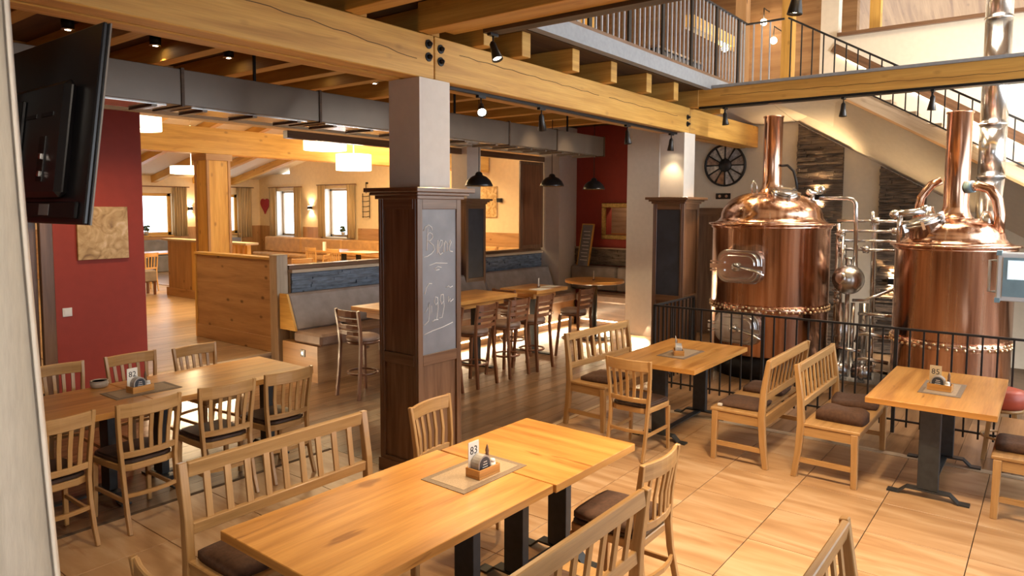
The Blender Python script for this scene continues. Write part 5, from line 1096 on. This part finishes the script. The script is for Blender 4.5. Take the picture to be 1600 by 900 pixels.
for x, y, w_, h_, lab in ((12.55, 14.6, .35, .5, 'white paper place sheet on the table before the tan banquette'), (7.1, 17.1, .7, .5, 'white paper place sheet on the table beside the red wall edge')): tag(MB().box(x - w_, x + w_, y - h_, y + h_, 1.0205, 1.023).build('place_sheet', 'paper'), lab, 'paper')
for x, y, lab in ((12.4, 12.9, 'white card stand on the banquette table nearest the pillar'), (12.2, 15.9, 'white card stand on the table before the tan banquette')): 
    t = thing('menu_card', lab, 'card', (x, y, 1.0205), .6, 'white cards of the far room'); MB().box(-.06, .06, -.03, .03, 0, .24).build('card', 'paper', t, 0, True)
G3 = 'oak chairs of the far room'
def fchair(x, y, rz, lab): c = dup(CH, (x, y, .26), rz, lab, G3); return c
fchair(11.75, 15.6, -PI / 2, 'oak chair at the white covered table before the tan banquette'); fchair(11.75, 14.7, -PI / 2 + .1, 'oak chair beside the white covered table, second from the far window'); fchair(11.75, 12.7, -PI / 2 + .15, 'oak chair at the banquette table nearest the pillar'); fchair(11.8, 12.0, -PI / 2 - .2, 'oak chair at the banquette table, half hidden by the pillar')
fchair(9.9, 13.2, .6, 'oak chair showing its top above the slate partition'); fchair(9.0, 12.6, -.3, 'oak chair showing its top behind the end post'); fchair(6.9, 16.45, .1, 'oak chair beside the red wall edge in the far room'); fchair(7.75, 16.75, -.1, 'oak chair between the red wall edge and the larch booth screen')
t = thing('grey_stool', 'grey upholstered stool beside the larch booth screen', 'stool', (7.35, 15.95, .26)); MB().box(7.15, 7.55, 15.75, 16.15, .55, .80).build('seat', 'suede', t, .02)
for sx in (7.19, 7.51):
    for sy in (15.79, 16.11): MB().box(sx - .022, sx + .022, sy - .022, sy + .022, .26, .549).build('leg', 'stool', t)
# curtains of the far windows
def curtain_pair(axis, a0, a1, z0, z1, label, depth, w=.3):
    t = thing('curtain_pair', label, 'curtains', (depth, (a0 + a1) / 2, z1) if axis == 'x' else ((a0 + a1) / 2, depth, z1)); 
    P = (lambda a, d, z: (depth - d, a, z)) if axis == 'x' else (lambda a, d, z: (a, depth - d, z))
    MB().tube([P(a0 - .12, .1, z1), P(a1 + .12, .1, z1)], .015, 8).build('curtain_rod', 'stool', t)
    for b0, b1 in ((a0 - .05, a0 + w), (a1 - w, a1 + .05)):
        m = MB(); n = 24; base = 0
        for i in range(n + 1):
            for k in range(2): m.v.append(Vector(P(b0 + (b1 - b0) * i / n, .1 + .035 * math.sin(i * 1.5), z1 - .01 if k else z0)))
        for i in range(n): m.face([2 * i, 2 * i + 2, 2 * i + 3, 2 * i + 1], [(0, 0)] * 4, True)
        o = m.build('curtain', 'linen', t); md = o.modifiers.new('thickness', 'SOLIDIFY'); md.thickness = .008
curtain_pair('x', 19.35, 20.95, 1.25, 2.86, 'brown curtains of the far window left of the wall lamp', XF); curtain_pair('x', 16.7, 18.35, 1.28, 2.90, 'brown curtains of the far window right of the wall lamp', XF)
curtain_pair('y', 9.4, 11.35, 1.3, 2.82, 'brown curtains of the far window beside the red wall', YF, .4); curtain_pair('y', 11.8, 13.6, 1.2, 2.86, 'brown curtains of the far window behind the timber post', YF, .5)
t = thing('wall_heart', 'dark red heart shaped decoration on the far wall', 'wall decoration', (13.98, 21.4, 2.3)); Mh = Matrix.Translation((13.97, 21.38, 2.28)) @ Matrix(((0, 0, 1, 0), (1, 0, 0, 0), (0, 1, 0, 0), (0, 0, 0, 1)))
hp = []
for k in range(28):
    a = 2 * PI * k / 28; hp.append((.015 * 16 * math.sin(a) ** 3, .018 * (13 * math.cos(a) - 5 * math.cos(2 * a) - 2 * math.cos(3 * a) - math.cos(4 * a))))
MB().prism(hp[::-1], -.03, .02, Mh).build('heart', 'heart', t, .01)
t = thing('bottle_rack', 'slim dark wire rack hanging on the far wall beside the pillar', 'rack', (13.95, 16.17, 2.4)); m = MB()
m.tube([(13.93, 16.17, 2.95), (13.93, 16.17, 2.62)], .012, 6); m.tube([(13.93, 16.02, 2.62), (13.93, 16.02, 1.9)], .012, 6); m.tube([(13.93, 16.32, 2.62), (13.93, 16.32, 1.9)], .012, 6); m.box(13.93, 13.999, 16.15, 16.19, 2.9, 2.95); m.build('wire_frame', 'rail', t)
for k in range(5): MB().tube([(13.93 + .0 * k, 16.02, 2.55 - .15 * k), (13.86, 16.08, 2.53 - .15 * k), (13.86, 16.26, 2.53 - .15 * k), (13.93, 16.32, 2.55 - .15 * k)], .012, 6).build('wire_hoop', 'rail', t)
t = thing('painting', 'yellow picture seen through the opening above the slate partition', 'painting', (13.98, 11.55, 2.35)); MB().box(13.95, 13.995, 11.25, 11.85, 1.97, 2.75).build('canvas', 'art', t)
for x, y, z, lab in ((13.9, 17.2, 1.34, 'small plant on the sill of the far window right of the lamp'), (10.1, 21.66, 1.34, 'small plant on the sill of the window beside the red wall')):
    t = thing('sill_plant', lab, 'plant', (x, y, z)); MB().lathe([(.05, 0), (.07, .12), (.0001, .12)], (x, y, z - .005 + .005), 14).build('pot', 'porcelain', t); m = MB()
    for k in range(26):
        a = random.uniform(0, 2 * PI); r = random.uniform(.02, .12); m.ball((x + r * math.cos(a) * .6, y + r * math.sin(a), z + .14 + random.uniform(0, .14)), .035, 5)
    m.build('foliage', plain('dark_foliage', (.05, .08, .03), .7, 0, .4, 30), t)
# ================================================================== TELEVISION AND CURTAIN (left edge)
t = thing('television', 'black television hanging from the ceiling, seen from behind at the left edge', 'television', (1.15, 3.5, 2.5))
Mt = Matrix.Translation((1.10, 2.878, 2.135)) @ Matrix.Rotation(.13, 4, 'Y')
def tb(name, x0, x1, y0, y1, z0, z1, mat, bev=0.0, par=None): return MB().box(x0, x1, y0, y1, z0, z1, Mt).build(name, mat, par or t, bev)
tb('back_shell', .012, .03, 0, 1.26, 0, .77, 'blackp', .005); tb('screen_frame', .0305, .044, 0.0, 1.26, 0, .77, 'blackp', .003); tb('screen', .0445, .046, .012, 1.248, .012, .758, 'board_d')
hb = tb('electronics_bulge', -.035, .0115, .16, 1.1, .10, .56, 'blackp', .02)
tb('edge_strip', .036, .042, -.003, -.0005, .0, .77, 'duct')
tb('lower_strip', -.002, .0115, .05, 1.2, .02, .085, 'black', .004)
for k in range(5): tb('vent_slot', -.038, -.0355, .25 + .17 * k, .37 + .17 * k, .42, .435, 'black', 0, hb)
tb('port_cluster', -.04, -.0355, .30, .36, .16, .34, 'black', 0, hb); tb('port_plug', -.046, -.0405, .315, .335, .18, .20, 'steel', 0, hb); tb('port_plug', -.046, -.0405, .315, .335, .25, .27, 'steel', 0, hb); tb('rating_plate', -.004, -.0025, .30, .40, .03, .075, 'board', 0)
tb('mount_plate', -.05, -.0355, .55, .85, .22, .5, 'black', .003, hb)
MB().bar(Mt @ Vector((-.055, .7, .36)), (1.06, 3.58, 3.1), .06, .03, (0, 1, 0)).build('mount_arm', 'black', t); MB().tube([(1.06, 3.58, 3.08), (1.06, 3.58, 3.796)], .025, 10).build('ceiling_pole', 'black', t)
t = thing('window_curtain', 'long ecru curtain hanging at the left edge beside the television', 'curtain', (.9, 3.3, 0))
m = MB(); n = 40; rows = 14; ztp = 3.45
for j in range(rows + 1):
    z = .01 + (ztp - .01) * j / rows; fl = (1 - j / rows) ** 1.5
    for i in range(n + 1):
        u = i / n; y = 2.93 - .31 * fl + u * (1.0 + .2 * fl); m.v.append(Vector((.90 - .62 * u + (.035 + .02 * fl) * math.sin(u * 34 + .6 * fl) + .012 * math.sin(u * 81), y, z)))
for j in range(rows):
    for i in range(n): a = j * (n + 1) + i; m.face([a, a + n + 1, a + n + 2, a + 1], [(0, 0)] * 4, True)
o = m.build('drape', 'curtain', t); md = o.modifiers.new('thickness', 'SOLIDIFY'); md.thickness = .006
m = MB(); m.bar((.98, 2.8, 3.475), (.22, 4.02, 3.475), .06, .035); m.build('curtain_track', 'white', t)
for k in range(2): MB().box(.88 - .5 * k, .91 - .5 * k, 2.93 + .8 * k, 2.96 + .8 * k, 3.494, 3.797).build('track_bracket', 'white', t)
